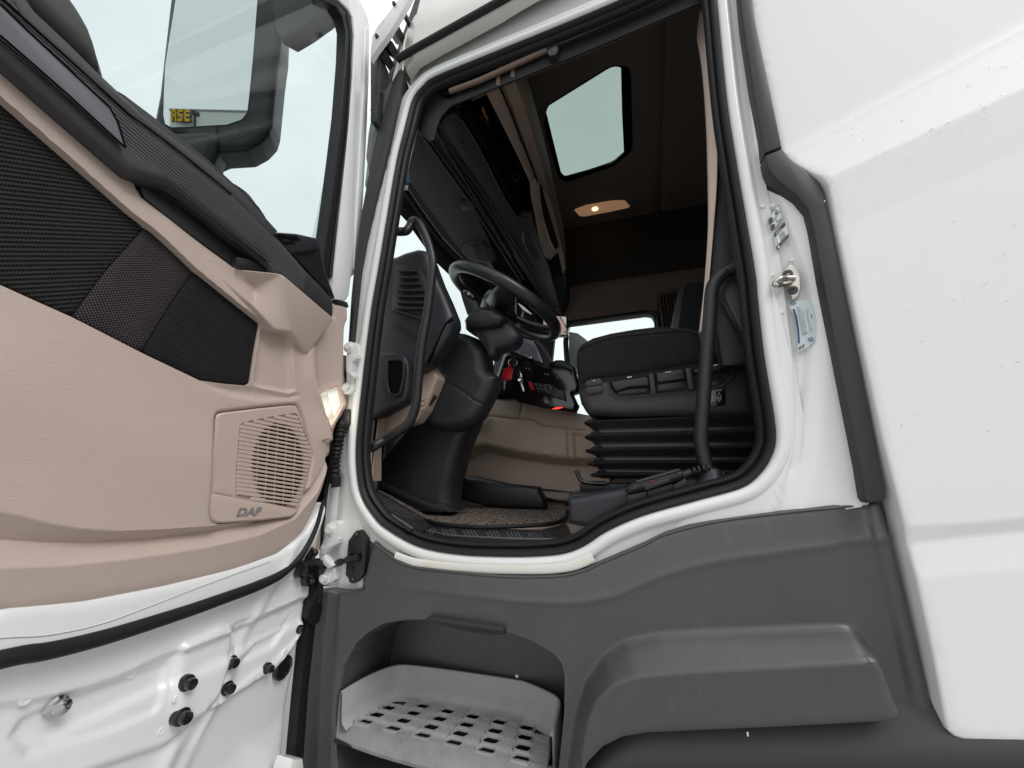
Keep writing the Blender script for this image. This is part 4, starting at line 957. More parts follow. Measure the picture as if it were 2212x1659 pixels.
slab('kerb_mirror_glass', KF.off(.003).p3(cr(KF.uv(Z1([(1335,1125),(1390,1120),(1450,1150),(1480,1195),(1470,1260),(1420,1230)])), 4, True)), tuple(-.003*KF.N), mirror_m, KM, .001)

# ------------------------------------------------------------------ cab interior: floor, far side, rear, front, ceiling
FZ = 1.455
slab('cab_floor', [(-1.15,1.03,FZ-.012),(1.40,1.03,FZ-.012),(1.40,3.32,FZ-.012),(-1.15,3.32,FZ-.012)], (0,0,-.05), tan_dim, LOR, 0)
far = SIDE(3.30)
fo = np.array([(-1.2,1.3),(1.40,1.3),(1.40,3.80),(-1.2,3.80)])
win = far.uv([(1186,905),(1186,790),(1190,735),(1230,704),(1395,682),(1407,684),(1413,694),(1420,800),(1425,905)])
def h_far(P):
    s = sdf(P, win)[0]
    return .04*sstep(-s, 0, .05) + .10*sstep(P[:,1], 2.98, 3.06)
relief('far_side_trim', far, fo, tan_shaded, LOR, h_far, .06, [win], .04)
slab('far_upper_lining', far.off(.155).p3(np.array([(-1.1,3.20),(1.38,3.20),(1.38,3.79),(-1.1,3.79)])), (0,-.01,0), mat('far lining darkened for shade', (.055,.045,.038), .95, spec=.1, grain=500, bump=.2), LOR, 0)  # lining coloured near black: the deep shade of this wall is painted in
wfr = far.uv([(1182,908),(1181,788),(1184,730),(1226,697),(1396,674),(1414,677),(1421,690),(1428,800),(1434,908)])
relief('far_window_frame', SIDE(3.255), wfr, rubber, LOR, None, .03, [win], .03, rings=())
wf3 = cr(SIDE(3.235).uv([(1236,697),(1398,675),(1415,678),(1421,692),(1428,800)]), 6)
tube('far_window_seal', SIDE(3.235).p3(wf3), .013, trimg, LOR, 8)
slab('far_window_glass', far.off(-.03).p3(far.uv([(1170,950),(1170,700),(1440,660),(1440,950)])), (0,.004,0), gl_wind, LOR, 0)
tube('far_window_post', [SIDE(3.24).hit(p) for p in [(1226,700),(1222,740),(1226,800),(1222,905)]], .024, trimg, LOR, 10, flat=((0,1,0), .5))
fm = empty('far_mirror', LOR, (-.5,3.62,2.5))
ff = PLANE(np.array([-.45,3.6,2.55]), (.25,-1,-.05), (1,.25,0))
slab('mirror_case', ff.pts([(1228,716),(1247,719),(1262,730),(1276,745),(1277,840),(1228,840)]), (.02,.08,0), mat('pale mirror case', (.42,.46,.45), .4), fm, .01)
slab('mirror_pane', ff.off(.003).pts([(1230,722),(1247,724),(1260,734),(1272,748),(1273,838),(1230,838)]), (0,.003,0), mat('pale mirror pane', (.55,.62,.60), .2), fm, .001)
slab('rear_wall', [(1.36,1.0,1.3),(1.36,3.34,1.3),(1.36,3.34,3.8),(1.36,1.0,3.8)], (.03,0,0), tan_dim, LOR, 0)
slab('bunk', [(.62,1.25,2.02),(1.35,1.25,2.02),(1.35,3.25,2.02),(.62,3.25,2.02)], (0,0,-.5), char, LOR, .02)
slab('upper_bunk', [(.75,1.15,2.95),(1.35,1.15,2.95),(1.35,3.2,2.95),(.75,3.2,2.95)], (0,0,.12), char, LOR, .02)
# ceiling with roof hatch
CZ = 3.75; CE = CEIL(CZ)
hat = CE.uv(Z4([(1316,690),(1330,655),(1345,640),(1690,425),(1725,408),(1750,406),(1778,410),(1785,700),(1797,945),(1740,1000),(1720,1010),(1440,1088),(1425,1085),(1408,1065),(1360,870)]))
hatf = CE.uv(Z4([(1305,770),(1316,685),(1345,636),(1690,420),(1745,403),(1800,408),(1830,425),(1840,470),(1850,890),(1840,930),(1740,1015),(1710,1030),(1450,1118),(1420,1112),(1390,1085),(1345,925)]))
cen = np.array([(-.62,1.03),(1.38,1.03),(1.38,3.33),(-.62,3.33)])
s1 = CE.uv([(1440,20),(1425,480)])
def h_ce(P):
    return .05*np.exp(-(dline(P, s1)/.02)**2)*0 - .018*np.exp(-(dline(P, s1)/.010)**2)
relief('ceiling', CE, cen, headlin, LOR, h_ce, .06, [hatf], .04, 60, guides=[s1], rings=())
relief('hatch_frame', CE.off(.006), hatf, void, LOR, None, .03, [hat], .012, rings=())
slab('hatch_glass', CE.off(-.010).p3(CE.off(-.010).uv(Z4([(1200,600),(1345,560),(1690,330),(1790,330),(1900,410),(1900,960),(1740,1100),(1440,1200),(1330,1150)]))), (0,0,.004), gl_roof, LOR, 0)
for q in ([(-.66,1.0),(1.40,1.0),(1.40,1.55),(-.66,1.55)], [(-.66,2.62),(1.40,2.62),(1.40,3.34),(-.66,3.34)], [(-.66,1.55),(-.44,1.55),(-.44,2.62),(-.66,2.62)], [(.14,1.55),(1.40,1.55),(1.40,2.62),(.14,2.62)]):
    slab('roof_skin', [(x,y,CZ+.07) for x,y in q], (0,0,.03), cream, LOR, 0)
# ceiling lamp
lp_o = CEIL(CZ-.008).pts(Z4([(1492,1300),(1500,1292),(1570,1268),(1720,1242),(1800,1240),(1832,1275),(1825,1283),(1700,1310),(1545,1338),(1520,1332)]))
slab('ceiling_lamp', lp_o, (0,0,.012), lampw, LOR, .004)
c = CEIL(CZ-.012).pts(Z4([(1618,1290)]))[0]
lathe('lamp_bulb', c, (0,0,1), [(.0001,-.009),(.016,-.007),(.026,-.001),(.026,.004)], lampb, LOR, 16)
lb = bpy.data.lights.new('ceiling_bulb', 'POINT'); lb.energy = .015; lb.color = (1,.66,.38); lb.shadow_soft_size = .04
lbo = bpy.data.objects.new('ceiling_bulb', lb); S.collection.objects.link(lbo); lbo.location = Vector(c)-Vector((0,0,.06))

# front: windscreen, its header band, pillars beyond
slab('windscreen', [(-1.26,1.1,2.0),(-1.26,3.25,2.0),(-1.12,3.25,3.3),(-1.12,1.1,3.3)], (-.006,0,0), gl_wind, LOR, 0)
HD = DOOR(-1.13)
hd = HD.uv([(858,430),(868,458),(886,478),(903,503),(944,562),(975,592),(1004,621),(1032,651),(1060,680)])
hd = np.vstack([[[hd[0][0],3.4]], hd, [[3.28, hd[-1][1]-.02],[3.28,3.4]]])
slab('windscreen_header', HD.p3(hd), (-.02,0,0), mat('black glass band', (.008,.009,.011), .7, spec=.1), LOR, 0)
tube('header_bar', resample([HD.off(.02).hit(p) for p in [(868,395),(905,450),(950,512),(1010,575),(1080,640)]], .05), .012, black, LOR, 8)
slab('header_label', HD.off(.05).pts([(880,372),(889,372),(891,384),(886,394),(879,396)]), (-.003,0,0), bluet, LOR, .001)
slab('header_label', HD.off(.05).pts([(876,400),(882,400),(881,411),(875,411)]), (-.003,0,0), label, LOR, .001)
slab('front_upper_wall', [(-.86,1.04,2.99),(-.62,1.04,3.80),(-.62,3.30,3.80),(-.86,3.30,2.99)], (-.04,0,.01), black, LOR, 0)
slab('far_front_pillar', [SIDE(3.2).hit(p) for p in [(1075,600),(1205,655),(1196,740),(1190,800),(1186,920),(1060,920)]], (0,.06,0), trimg, LOR, .01)
slab('firewall', [(-1.16,1.1,1.35),(-1.16,3.3,1.35),(-1.16,3.3,2.05),(-1.16,1.1,2.05)], (-.03,0,0), void, LOR, 0)

# overhead shelf: sun blind, rail, under-shelf, open locker, tan lip
OZ = 2.95; OH = CEIL(OZ)
A = lambda pts, f=OH: f.pts(pts)
slab('sun_blind', A(Z4([(505,800),(465,1010),(470,1110),(560,1240),(700,1430),(800,1560),(1010,1610),(1000,1560),(870,1290),(700,1020),(560,815)])), (0,0,.004), mat('olive grey blind', (.055,.057,.050), .75, grain=600, bump=.2), LOR, .004)
for off_, w_ in (((0,0),.006), ((22,-14),.005), ((60,-40),.0045), ((78,-52),.004)):
    dx, dy = off_
    tube('blind_rail', [CEIL(OZ-.008).hit(p) for p in Z4([(525+dx,795+dy),(850+dx,1250+dy),(1060+dx,1580+dy),(1160+dx,1740+dy)])], w_, black, LOR, 8)
slab('rail_bracket', CEIL(OZ-.012).pts(Z4([(778,1255),(800,1240),(860,1240),(882,1280),(850,1300),(800,1300)])), (0,0,.015), black, LOR, .003)
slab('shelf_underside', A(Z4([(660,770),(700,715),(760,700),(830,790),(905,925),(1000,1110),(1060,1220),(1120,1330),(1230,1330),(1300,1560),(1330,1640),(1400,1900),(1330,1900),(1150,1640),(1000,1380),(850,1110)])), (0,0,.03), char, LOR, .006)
us = CEIL(OZ-.004)
for p in Z4([(793,893),(972,1243)]):
    lathe('shelf_screw', us.hit(p), (0,0,-1), [(.012,-.004),(.012,.002),(.008,.004),(.004,.0045),(.0001,.003)], trimg, LOR, 14)
puff('shelf_grip', us, us.uv(Z4([(1160,1440),(1180,1420),(1230,1440),(1290,1560),(1300,1600),(1270,1615),(1210,1590),(1165,1500)])), black, LOR, .02, .01, .006)
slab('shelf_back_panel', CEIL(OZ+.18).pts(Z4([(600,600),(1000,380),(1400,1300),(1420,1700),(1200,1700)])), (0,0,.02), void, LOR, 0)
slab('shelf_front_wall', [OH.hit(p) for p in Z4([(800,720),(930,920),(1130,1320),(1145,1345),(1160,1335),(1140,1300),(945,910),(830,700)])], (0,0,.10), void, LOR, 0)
tube('shelf_edge', [us.hit(p) for p in Z4([(730,700),(800,745),(880,870),(960,1020),(1060,1220),(1130,1330),(1190,1345)])], .004, char, LOR, 8)
lipo = Z4([(940,575),(1000,690),(1080,850),(1150,990),(1210,1120),(1222,1130),(1250,1105),(1225,1020),(1150,830),(1090,660),(1030,520)])
slab('shelf_lip', CEIL(OZ+.01).pts(lipo), (0,0,.16), tan_shaded, LOR, .008)
slab('shelf_lip', CEIL(OZ+.02).pts(Z4([(1030,520),(1060,510),(1120,480),(1165,600),(1230,800),(1290,1000),(1330,1150),(1350,1230),(1260,1120),(1225,1020),(1150,830),(1090,660)])), (0,0,.18), tan_shaded, LOR, .012)
tube('lip_groove', [CEIL(OZ+.004).hit(p) for p in Z4([(1032,540),(1090,670),(1150,830),(1225,1020),(1260,1110)])], .004, void, LOR, 6)
slab('shelf_end', CEIL(OZ).pts(Z4([(1215,1125),(1260,1120),(1345,1225),(1370,1320),(1400,1450),(1425,1560),(1440,1659),(1420,1700),(1390,1560),(1340,1610),(1300,1580),(1270,1480),(1245,1330),(1222,1230)])), (0,0,.18), tan_shaded, LOR, .01)
slab('shelf_end_pocket', CEIL(OZ-.003).pts(Z4([(1270,1140),(1290,1160),(1330,1300),(1385,1480),(1395,1520),(1370,1550),(1340,1500),(1290,1350),(1275,1250)])), (0,0,.01), void, LOR, .003)
slab('shelf_pocket_edge', CEIL(OZ-.005).pts(Z4([(1270,1138),(1274,1142),(1284,1260),(1300,1350),(1345,1490),(1372,1545),(1368,1552),(1338,1500),(1294,1352),(1278,1260)])), (0,0,.006), silver, LOR, .001)
slab('shelf_far_end', [SIDE(3.0).hit(p) for p in Z5([(1180,60),(1285,110),(1330,100),(1385,80),(1440,90),(1445,250),(1390,350),(1340,355),(1250,300)])], (0,.2,0), char, LOR, .01)
slab('shelf_far_flap', [SIDE(2.98).hit(p) for p in Z5([(1285,118),(1300,110),(1345,320),(1390,345),(1370,355),(1340,350)])], (0,.02,0), trimg, LOR, .004)
# round loudspeaker at the end of the blind
SK = CEIL(OZ-.02); sko = cr(SK.uv(Z4([(790,1550),(830,1510),(900,1500),(945,1510),(990,1590),(1000,1620),(950,1632),(880,1620),(830,1600)])), 3, True)
puff('overhead_speaker', SK, sko, char, LOR, .02, .03, .006)
for k in range(10):
    a, b = Z4([(862+12*k, 1512+1*k)])[0], Z4([(898+9.5*k, 1605+2.2*k)])[0]
    tube('speaker_rib', [CEIL(OZ-.023).hit(a), CEIL(OZ-.023).hit(b)], .0022, black, LOR, 6)

# header trim over the door with the curtain rail
slab('header_trim', SIDE(1.045).pts(Z4([(440,800),(500,650),(570,545),(700,450),(1000,330),(1400,170),(1800,0),(2300,-220),(2600,-330),(2600,-110),(2212,38),(1700,258),(1400,382),(950,562),(730,650),(670,715),(645,770),(625,860),(600,870),(515,790)])), (0,.006,0), rubber, LOR, .002)
tube('curtain_rail', SIDE(1.030).pts(Z4([(722,565),(900,500),(1330,305)])), .0095, tan_shaded, LOR, 10)
tube('curtain_rail', SIDE(1.030).pts(Z4([(1385,265),(1700,130),(2212,-100)])), .0085, tan_shaded, LOR, 10)
slab('rail_end', SIDE(1.03).pts(Z4([(645,560),(720,540),(728,578),(690,588)])), (0,.03,0), void, LOR, .004)
slab('rail_clip', SIDE(1.018).pts(Z4([(1318,285),(1335,240),(1350,235),(1362,250),(1392,262),(1390,310),(1375,335),(1335,342),(1322,325)])), (0,.03,0), mat('clear clip', (.02,.02,.02), .3), LOR, .006)
tube('headlining_edge', SIDE(1.14).pts(cr(Z4([(668,775),(690,720),(740,680),(950,570),(1400,385),(1700,262),(2212,40),(2500,-80)]), 4)), .0065, tan_shaded, LOR, 8)
tube('inner_seal', SIDE(1.11).pts(cr(Z4([(690,900),(650,800),(640,740),(690,680),(760,645),(950,553),(1400,368),(1700,245),(2212,22)]), 4)), .006, rubber, LOR, 8)
tube('inner_seal', [CEIL(OZ-.012).hit(p) for p in cr(Z4([(640,740),(650,830),(720,950),(900,1250),(1100,1580)]), 4)], .007, rubber, LOR, 8)

# dark lining behind the B-pillar
slab('pillar_lining', SIDE(1.16).pts([(1551,200),(1600,100),(1700,400),(1720,760),(1600,790),(1560,790),(1530,600),(1545,400)]), (0,.05,0), char, LOR, .01)
slab('pillar_lining', SIDE(1.10).pts([(1563,640),(1570,575),(1600,560),(1640,700),(1660,760),(1612,740)]), (0,.03,0), char, LOR, .01)

# ------------------------------------------------------------------ dashboard end, column, pedestal
DB = empty('dashboard', LOR, (-.8,1.4,2.0))
def pf(name, y, px, m, R=.02, rim=.05, parent=None, res=.006, extra=None, holes=()):
    f = SIDE(y); return puff(name, f, f.uv(px), m, parent or DB, R, rim, res, extra, 40, holes)
pf('dash_end', 1.16, Z5([(130,60),(385,25),(440,0),(520,-22),(560,-15),(585,20),(640,170),(690,280),(735,395),(738,440),(700,530),(640,620),(585,690),(470,750),(130,720),(130,300)]), char, .025, .05)
slab('dash_seam', SIDE(1.158).pts(Z5([(735,405),(738,425),(700,450),(595,680),(582,690),(582,682),(690,448)])), (0,.01,0), void, DB, 0)
slab('vent_surround', SIDE(1.150).pts(Z5([(380,85),(495,80),(535,100),(560,140),(582,200),(575,400),(545,415),(525,412),(358,358)])), (0,.02,0), black, DB, .006)
for k, (y, x0, x1) in enumerate([(120,400,520),(162,405,530),(202,402,548),(242,398,565),(280,396,575),(318,394,572),(352,388,560)]):
    P0 = [SIDE(1.136).hit(p) for p in Z5([(x0,y),(x1,y+2)])]; P1 = [SIDE(1.158).hit(p) for p in Z5([(x1-8,y+34),(x0+22,y+30)])]
    slab('vent_louvre', P0+P1, (0,.002,.004), char, DB, .001)
slab('vent_sill', SIDE(1.142).pts(Z5([(356,355),(380,352),(525,402),(560,398),(545,420),(520,416),(360,364)])), (0,.02,0), char, DB, .003)
slab('dash_panel', SIDE(1.150).pts(Z5([(355,440),(530,505),(535,545),(360,450)])), (0,.02,0), black, DB, .003)
pf('knee_panel', 1.145, Z5([(100,650),(320,620),(380,622),(440,645),(458,680),(466,740),(462,850),(450,900),(430,935),(290,1012),(268,1022),(90,1060)]), char, .012, .04)
sl = cr(SIDE(1.138).pts(Z5([(340,690),(365,672),(420,672),(440,690),(440,760),(425,850),(410,885),(375,890),(350,875),(336,800)])), 5, True)
tube('pocket_ring', resample(sl, .006, True), .005, black, DB, 8, True)
slab('pocket_opening', sl, (0,.004,0), void, DB, 0)
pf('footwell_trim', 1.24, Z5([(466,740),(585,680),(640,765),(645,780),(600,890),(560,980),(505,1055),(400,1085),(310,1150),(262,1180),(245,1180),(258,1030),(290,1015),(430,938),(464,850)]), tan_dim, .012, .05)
slab('footwell_backing', SIDE(1.262).pts(Z5([(60,640),(470,740),(640,900),(500,1060),(300,1300),(240,1640),(40,1640)])), (0,.01,0), black, DB, 0)
slab('footwell_side', SIDE(1.20).pts(Z5([(262,1020),(285,1015),(280,1050),(265,1185),(245,1185),(240,1260),(236,1420),(246,1420),(250,1100)])), (0,.05,0), tan_dim, DB, .003)
for k in range(3):
    slab('foot_vent_slat', SIDE(1.232).pts(Z5([(535+4*k,905+32*k),(575-8*k,900+32*k),(565-8*k,918+32*k),(530+2*k,918+32*k)])), (0,.01,0), tan_s, DB, .002)
sq = SIDE(1.30).uv(Z5([(646,775),(760,840),(925,952)]))
pf('column_shroud', 1.30, Z5([(735,480),(800,492),(870,520),(930,590),(948,680),(946,722),(1005,768),(992,830),(960,900),(930,955),(890,1020),(850,1062),(780,1095),(700,1108),(600,1088),(495,1055),(560,980),(600,890),(645,775),(592,690),(640,600),(700,520)]), char, .05, .04, extra=lambda P: -.006*np.exp(-(dline(P, sq)/.003)**2) + .012*np.clip((P[:,0]+.62)/.2, -1, 1))
# pedestal
rings = []
for t, xl, xr, vv_ in ((0,470,860,1040),(.2,420,842,1090),(.45,330,800,1180),(.7,245,760,1300),(.86,240,725,1440),(.95,242,712,1530),(1,244,735,1612)):
    f = SIDE(1.40); L_ = f.hit(Z5([(xl, vv_-(0 if t < .9 else 100 if t < .99 else 140))])[0]); R_ = f.hit(Z5([(xr, vv_)])[0])
    z = R_[2]; x0, x1 = L_[0]-.05, R_[0]; yb = 1.52; rr_ = .055
    pts = [(x0,1.40,z)] + [(x1-rr_+rr_*math.sin(a), 1.40+rr_-rr_*math.cos(a), z) for a in np.linspace(0, math.pi/2, 8)] + [(x1,yb,z),(x0,yb,z)]
    rings.append(pts)
loft('column_pedestal', rings, char, DB, True, 45)
slab('pedestal_skirt', SIDE(1.385).pts(Z5([(240,1440),(300,1465),(600,1600),(640,1615),(735,1612),(710,1585),(690,1560),(600,1560),(440,1490),(245,1400)])), (0,.05,0), char, DB, .006)
# steering column pod, stalk
pf('column_pod', 1.26, Z5([(800,410),(830,372),(900,335),(960,325),(1000,340),(1060,390),(1110,440),(1148,520),(1112,572),(1050,592),(1000,604),(992,640),(955,655),(930,600),(870,512),(802,470)]), char, .035, .04)
pf('column_pod', 1.22, Z5([(798,420),(830,370),(905,330),(990,340),(1060,400),(1020,450),(900,470),(810,460)]), black, .03, .03)
ST = empty('steering_wheel', LOR, (-.48,1.414,2.305))
t_, e_, Rw, Cw = 1.0379, -.0796, .2417, np.array([-.480,1.4145,2.3053])
nW = np.array([math.cos(t_),0,math.sin(t_)]); mW = np.array([-math.sin(t_),0,math.cos(t_)]); lW = np.array([0,math.cos(e_),0])+math.sin(e_)*nW
an = np.linspace(0, 2*np.pi, 80, endpoint=False)
wheel_m = mat('grained wheel leather', (.017,.019,.020), .36, grain=500, bump=.25)
tube('rim', Cw + Rw*(np.cos(an)[:, None]*lW+np.sin(an)[:, None]*mW), .0235, wheel_m, ST, 16, True)
Wp = lambda a, r, h: Cw + r*(math.cos(a)*lW+math.sin(a)*mW) + h*nW
hub = [[Wp(a, r, h) for a in np.linspace(0, 2*np.pi, 28, endpoint=False)] for r, h in ((.03,-.10),(.062,-.095),(.082,-.06),(.092,-.03),(.088,.005),(.06,.02),(.01,.024))]
loft('hub', hub, wheel_m, ST, True, 45)
for a, w in ((math.radians(203), .062), (math.radians(17), .055), (math.radians(278), .034), (math.radians(300), .034)):
    pp = [Wp(a, r, h) for r, h in ((.07,-.035),(.11,-.034),(.15,-.028),(.19,-.016),(.225,-.004),(.243,0))]
    tube('spoke', resample(cr(pp, 4), .01), np.interp(np.linspace(0,1,len(resample(cr(pp, 4), .01))), [0,.5,.8,1], [w*1.1,w*.85,w*.6,.018]), wheel_m, ST, 14, flat=(nW, .45))
slab('spoke_trim', [SIDE(1.44).hit(p) for p in N2([(1985,1345),(2030,1360),(2120,1420),(2230,1520),(2215,1530),(2090,1460),(1990,1400)])], (0,.006,0), mat('bright spoke trim', (.8,.82,.82), .2, emis=None), ST, .001)
sa = SIDE(1.235)
slab('stalk', sa.pts(Z5([(783,250),(795,240),(815,262),(850,290),(868,300),(880,300),(905,350),(918,378),(905,410),(880,418),(840,405),(825,385),(800,310)])), (0,.03,0), black, ST, .008, 3)
slab('stalk_end', sa.off(.004).pts(N2([(1118,1180),(1165,1142),(1230,1150),(1290,1185),(1330,1235),(1335,1262),(1305,1292),(1250,1265),(1150,1200)])), (0,.02,0), gloss, ST, .003)
slab('stalk_button', sa.off(.0065).pts(N2([(1212,1195),(1235,1172),(1300,1212),(1282,1250)])), (0,.004,0), trimg, ST, .001)
slab('stalk_icon', sa.off(.0075).pts(N2([(1228,1205),(1245,1190),(1275,1205),(1280,1222),(1262,1232),(1240,1222)])), (0,.001,0), icon, ST, 0)
slab('stalk_icon', sa.off(.0055).pts(N2([(1168,1168),(1180,1158),(1205,1166),(1195,1175)])), (0,.001,0), icon, ST, 0)

# grab handles
GH = lambda y, pts: np.array([SIDE(y).hit(p) for p in pts])
p1 = np.vstack([GH(1.045, N2([(120,250)])), GH(1.07, N2([(230,255),(300,240)])), GH(1.085, N2([(350,170),(385,100)])), GH(1.09, N2([(440,85),(510,150),(590,320),(660,520),(698,720),(690,900),(660,1150),(620,1500)])), GH(1.085, Z5([(545,600),(520,880),(505,980),(470,1060),(410,1110),(320,1165)])), GH(1.06, Z5([(262,1200),(238,1215)]))])
tube('grab_handle', resample(cr(p1, 6), .008), .0155, MATS['black plastic'], LOR, 14)
p2 = np.vstack([GH(1.05, R2([(470,80)])), GH(1.075, R2([(400,115),(350,145),(305,195),(285,260),(275,400),(262,550),(250,700),(235,900),(222,1080),(220,1180),(238,1280),(262,1370),(285,1430)]))])
tube('grab_handle', resample(cr(p2, 6), .008), .0172, black, LOR, 14)
lathe('handle_foot', SIDE(1.075).hit(R2([(283,1430)])[0]), (.05,0,1), [(.040,-.02),(.036,.0),(.026,.012),(.022,.03),(.018,.034)], char, LOR, 20)

# ------------------------------------------------------------------ engine tunnel, pedals, centre console
tf = SIDE(1.98)
to = tf.uv(Q3([(600,1500),(640,1100),(800,800),(1000,560),(1150,505),(1380,520),(1470,570),(1700,600),(1980,660),(2200,700),(2212,1250),(1900,1330),(1600,1300),(850,1190),(700,1400)]))
ov = tf.uv(Q3([(850,1300),(880,1180),(945,1180),(955,1100),(985,1050),(1060,1000),(1150,985),(1250,1010),(1450,1050),(1700,1090),(1900,1105),(2300,1120),(2300,1500),(850,1500)]))
gv = [tf.uv(Q3(l)) for l in ([(1175,675),(1430,705),(1445,690),(1475,570)], [(1440,708),(1560,715),(1600,730),(1640,762),(1990,800)], [(1855,785),(1872,1105)], [(930,880),(1040,830),(1110,760),(1180,675)], [(1920,840),(1990,845)], [(1920,840),(1930,1020),(1960,1065),(2060,1080)])]
def h_tu(P):
    h = .07*sstep(-sdf(P, ov)[0], -.005, .045)
    for l_ in gv: h -= .008*np.exp(-(dline(P, l_)/.004)**2)*(sdfseg(P, l_) < .012)
    return h + .05*np.clip((P[:,1]-1.75)*-1, -.3, .3)
def sdfseg(P, line):
    d = np.full(len(P), 1e9)
    for a, b in zip(line[:-1], line[1:]):
        e = b-a; w = P-a; t = np.clip(w@e/(e@e), 0, 1); d = np.minimum(d, np.hypot(*(w-t[:, None]*e).T))
    return d
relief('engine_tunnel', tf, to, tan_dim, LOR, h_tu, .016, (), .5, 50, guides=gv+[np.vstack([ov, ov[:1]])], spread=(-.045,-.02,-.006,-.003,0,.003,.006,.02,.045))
for k in range(4):
    slab('tunnel_vent_slat', SIDE(1.88).pts(Q3([(1070-22*k,645+30*k),(1140-12*k,652+30*k),(1120-12*k,675+30*k),(1045-22*k,668+30*k)])), (0,.01,0), tan_s, LOR, .003)
slab('pedal_box', SIDE(1.70).pts(Q3([(830,1190),(870,1195),(1050,1210),(1300,1265),(1585,1295),(1600,1340),(1640,1400),(1645,1492),(1300,1480),(1100,1460),(950,1420),(800,1350)])), (0,.06,0), black, LOR, .02, 3)
slab('pedal_pad', SIDE(1.66).pts(Q3([(830,1190),(870,1195),(940,1215),(900,1250),(820,1240)])), (0,.03,0), rubber, LOR, .006)
slab('tunnel_floor_trim', [SIDE(1.97).hit(p) for p in Q3([(1580,1310),(1900,1335),(1900,1345),(1580,1320)])], (0,.01,0), black, LOR, 0)
CC = empty('centre_console', LOR, (-.35,2.0,2.0))
cq = SIDE(1.80)
pf('console_body', 1.80, K4([(60,1430),(100,1250),(200,1050),(300,760),(400,700),(700,790),(1000,930),(1040,870),(1100,840),(1190,838),(1300,880),(1400,950),(1420,1050),(1470,1250),(1460,1340),(1370,1370),(1450,1540),(1400,1660),(1040,1610),(700,1540),(520,1500),(460,1455),(250,1460)]), gloss, .02, .04, CC)
slab('touch_screen', SIDE(1.775).pts(K4([(380,640),(540,490),(760,560),(880,870),(780,840),(640,790),(480,720)])), (0,.03,0), screen, CC, .003)
slab('screen_hood', SIDE(1.77).pts(K4([(540,485),(600,470),(760,490),(850,550),(920,650),(1030,870),(1005,935),(985,900),(890,650),(830,580),(760,530)])), (0,.06,0), char, CC, .005)
for x, y, r in ((618,572,14),(750,562,7),(440,700,7),(546,740,12),(648,772,10),(835,832,9),(735,610,6)):
    lathe('screen_icon', SIDE(1.7735).hit(K4([(x,y)])[0]), (0,-1,0), [(r*.00035,0),(r*.00035,.0005),(.0001,.0006)], icon, CC, 10)
for q in ([(490,570),(550,585),(549,590),(489,575)], [(618,620),(655,632),(654,636),(617,624)], [(730,650),(760,662),(759,666),(729,654)]):
    slab('screen_caption', SIDE(1.7735).pts(K4(q)), (0,.001,0), inkg, CC, 0)
slab('cup_knob', SIDE(1.74).pts(K4([(660,820),(690,790),(740,788),(752,810),(740,832),(690,830)])), (0,.03,0), chrome, CC, .006)
slab('hazard_switch', SIDE(1.775).pts(K4([(666,1168),(735,1192),(775,1310),(715,1305)])), (0,.03,0), red, CC, .004)
slab('switch_panel', SIDE(1.778).pts(K4([(755,1200),(1060,1230),(1140,1300),(1225,1330),(1245,1470),(830,1345)])), (0,.03,0), black, CC, .004)
dl = SIDE(1.765).hit(K4([(995,1300)])[0])
rp_ = [SIDE(1.765).hit(p) for p in K4([(995+52*math.cos(a)+10*math.sin(a), 1298+64*math.sin(a)+16*math.cos(a)) for a in np.linspace(0, 2*math.pi, 28, endpoint=False)])]
tube('dial_ring', rp_, .0016, silver, CC, 6, True)
lathe('dial', dl+np.array([0,.012,0]), (0,-1,0), [(.022,0),(.021,.010),(.018,.012),(.0001,.012)], black, CC, 20)
for x, y in ((800,1225),(870,1245),(818,1290),(882,1300),(840,1340),(990,1275),(1005,1322),(1072,1302),(1100,1360),(1115,1410)):
    slab('switch_icon', SIDE(1.7765).pts(K4([(x-9,y-7),(x+10,y-2),(x+9,y+9),(x-9,y+4)])), (0,.001,0), inkg, CC, 0)
for x, y in ((650,978),(698,990),(942,1066),(985,1075),(1128,1120)):
    slab('switch_icon', SIDE(1.7965).pts(K4([(x-12,y-10),(x+12,y-4),(x+10,y+12),(x-12,y+6)])), (0,.001,0), inkg, CC, 0)
slab('panel_edge', SIDE(1.774).pts(K4([(1218,1330),(1228,1332),(1252,1470),(1240,1472)])), (0,.01,0), trimg, CC, 0)
slab('panel_edge', SIDE(1.774).pts(K4([(1050,1230),(1058,1228),(1150,1430),(1140,1440)])), (0,.01,0), trimg, CC, 0)
slab('cup_light', SIDE(1.785).pts(K4([(1045,1608),(1110,1580),(1200,1575),(1215,1583),(1120,1608)])), (0,.01,0), redglow, CC, .001)
pf('console_hump', 1.79, K4([(1000,935),(1030,870),(1110,842),(1190,840),(1290,880),(1400,950),(1420,1060),(1260,1010),(1190,975),(1120,975)]), char, .02, .04, CC)
# camera monitor on the far pillar
slab('monitor', SIDE(2.70).pts(Z5([(1250,380),(1360,398),(1445,400),(1452,520),(1400,522),(1250,520)])), (0,.05,0), gloss, LOR, .006)
slab('monitor_picture', SIDE(2.698).pts(Z5([(1300,395),(1440,407),(1440,515),(1300,512)])), (0,.004,0), camview, LOR, 0)
slab('monitor_picture', SIDE(2.696).pts(Z5([(1400,405),(1440,407),(1440,470),(1425,440)])), (0,.002,0), camsky, LOR, 0)
slab('monitor_line', SIDE(2.694).pts(Z5([(1398,405),(1406,405),(1440,462),(1440,478),(1424,445)])), (0,.001,0), black, LOR, 0)
slab('monitor_icon', SIDE(2.694).pts(Z5([(1427,505),(1432,492),(1437,492),(1437,505)])), (0,.001,0), bluet, LOR, 0)

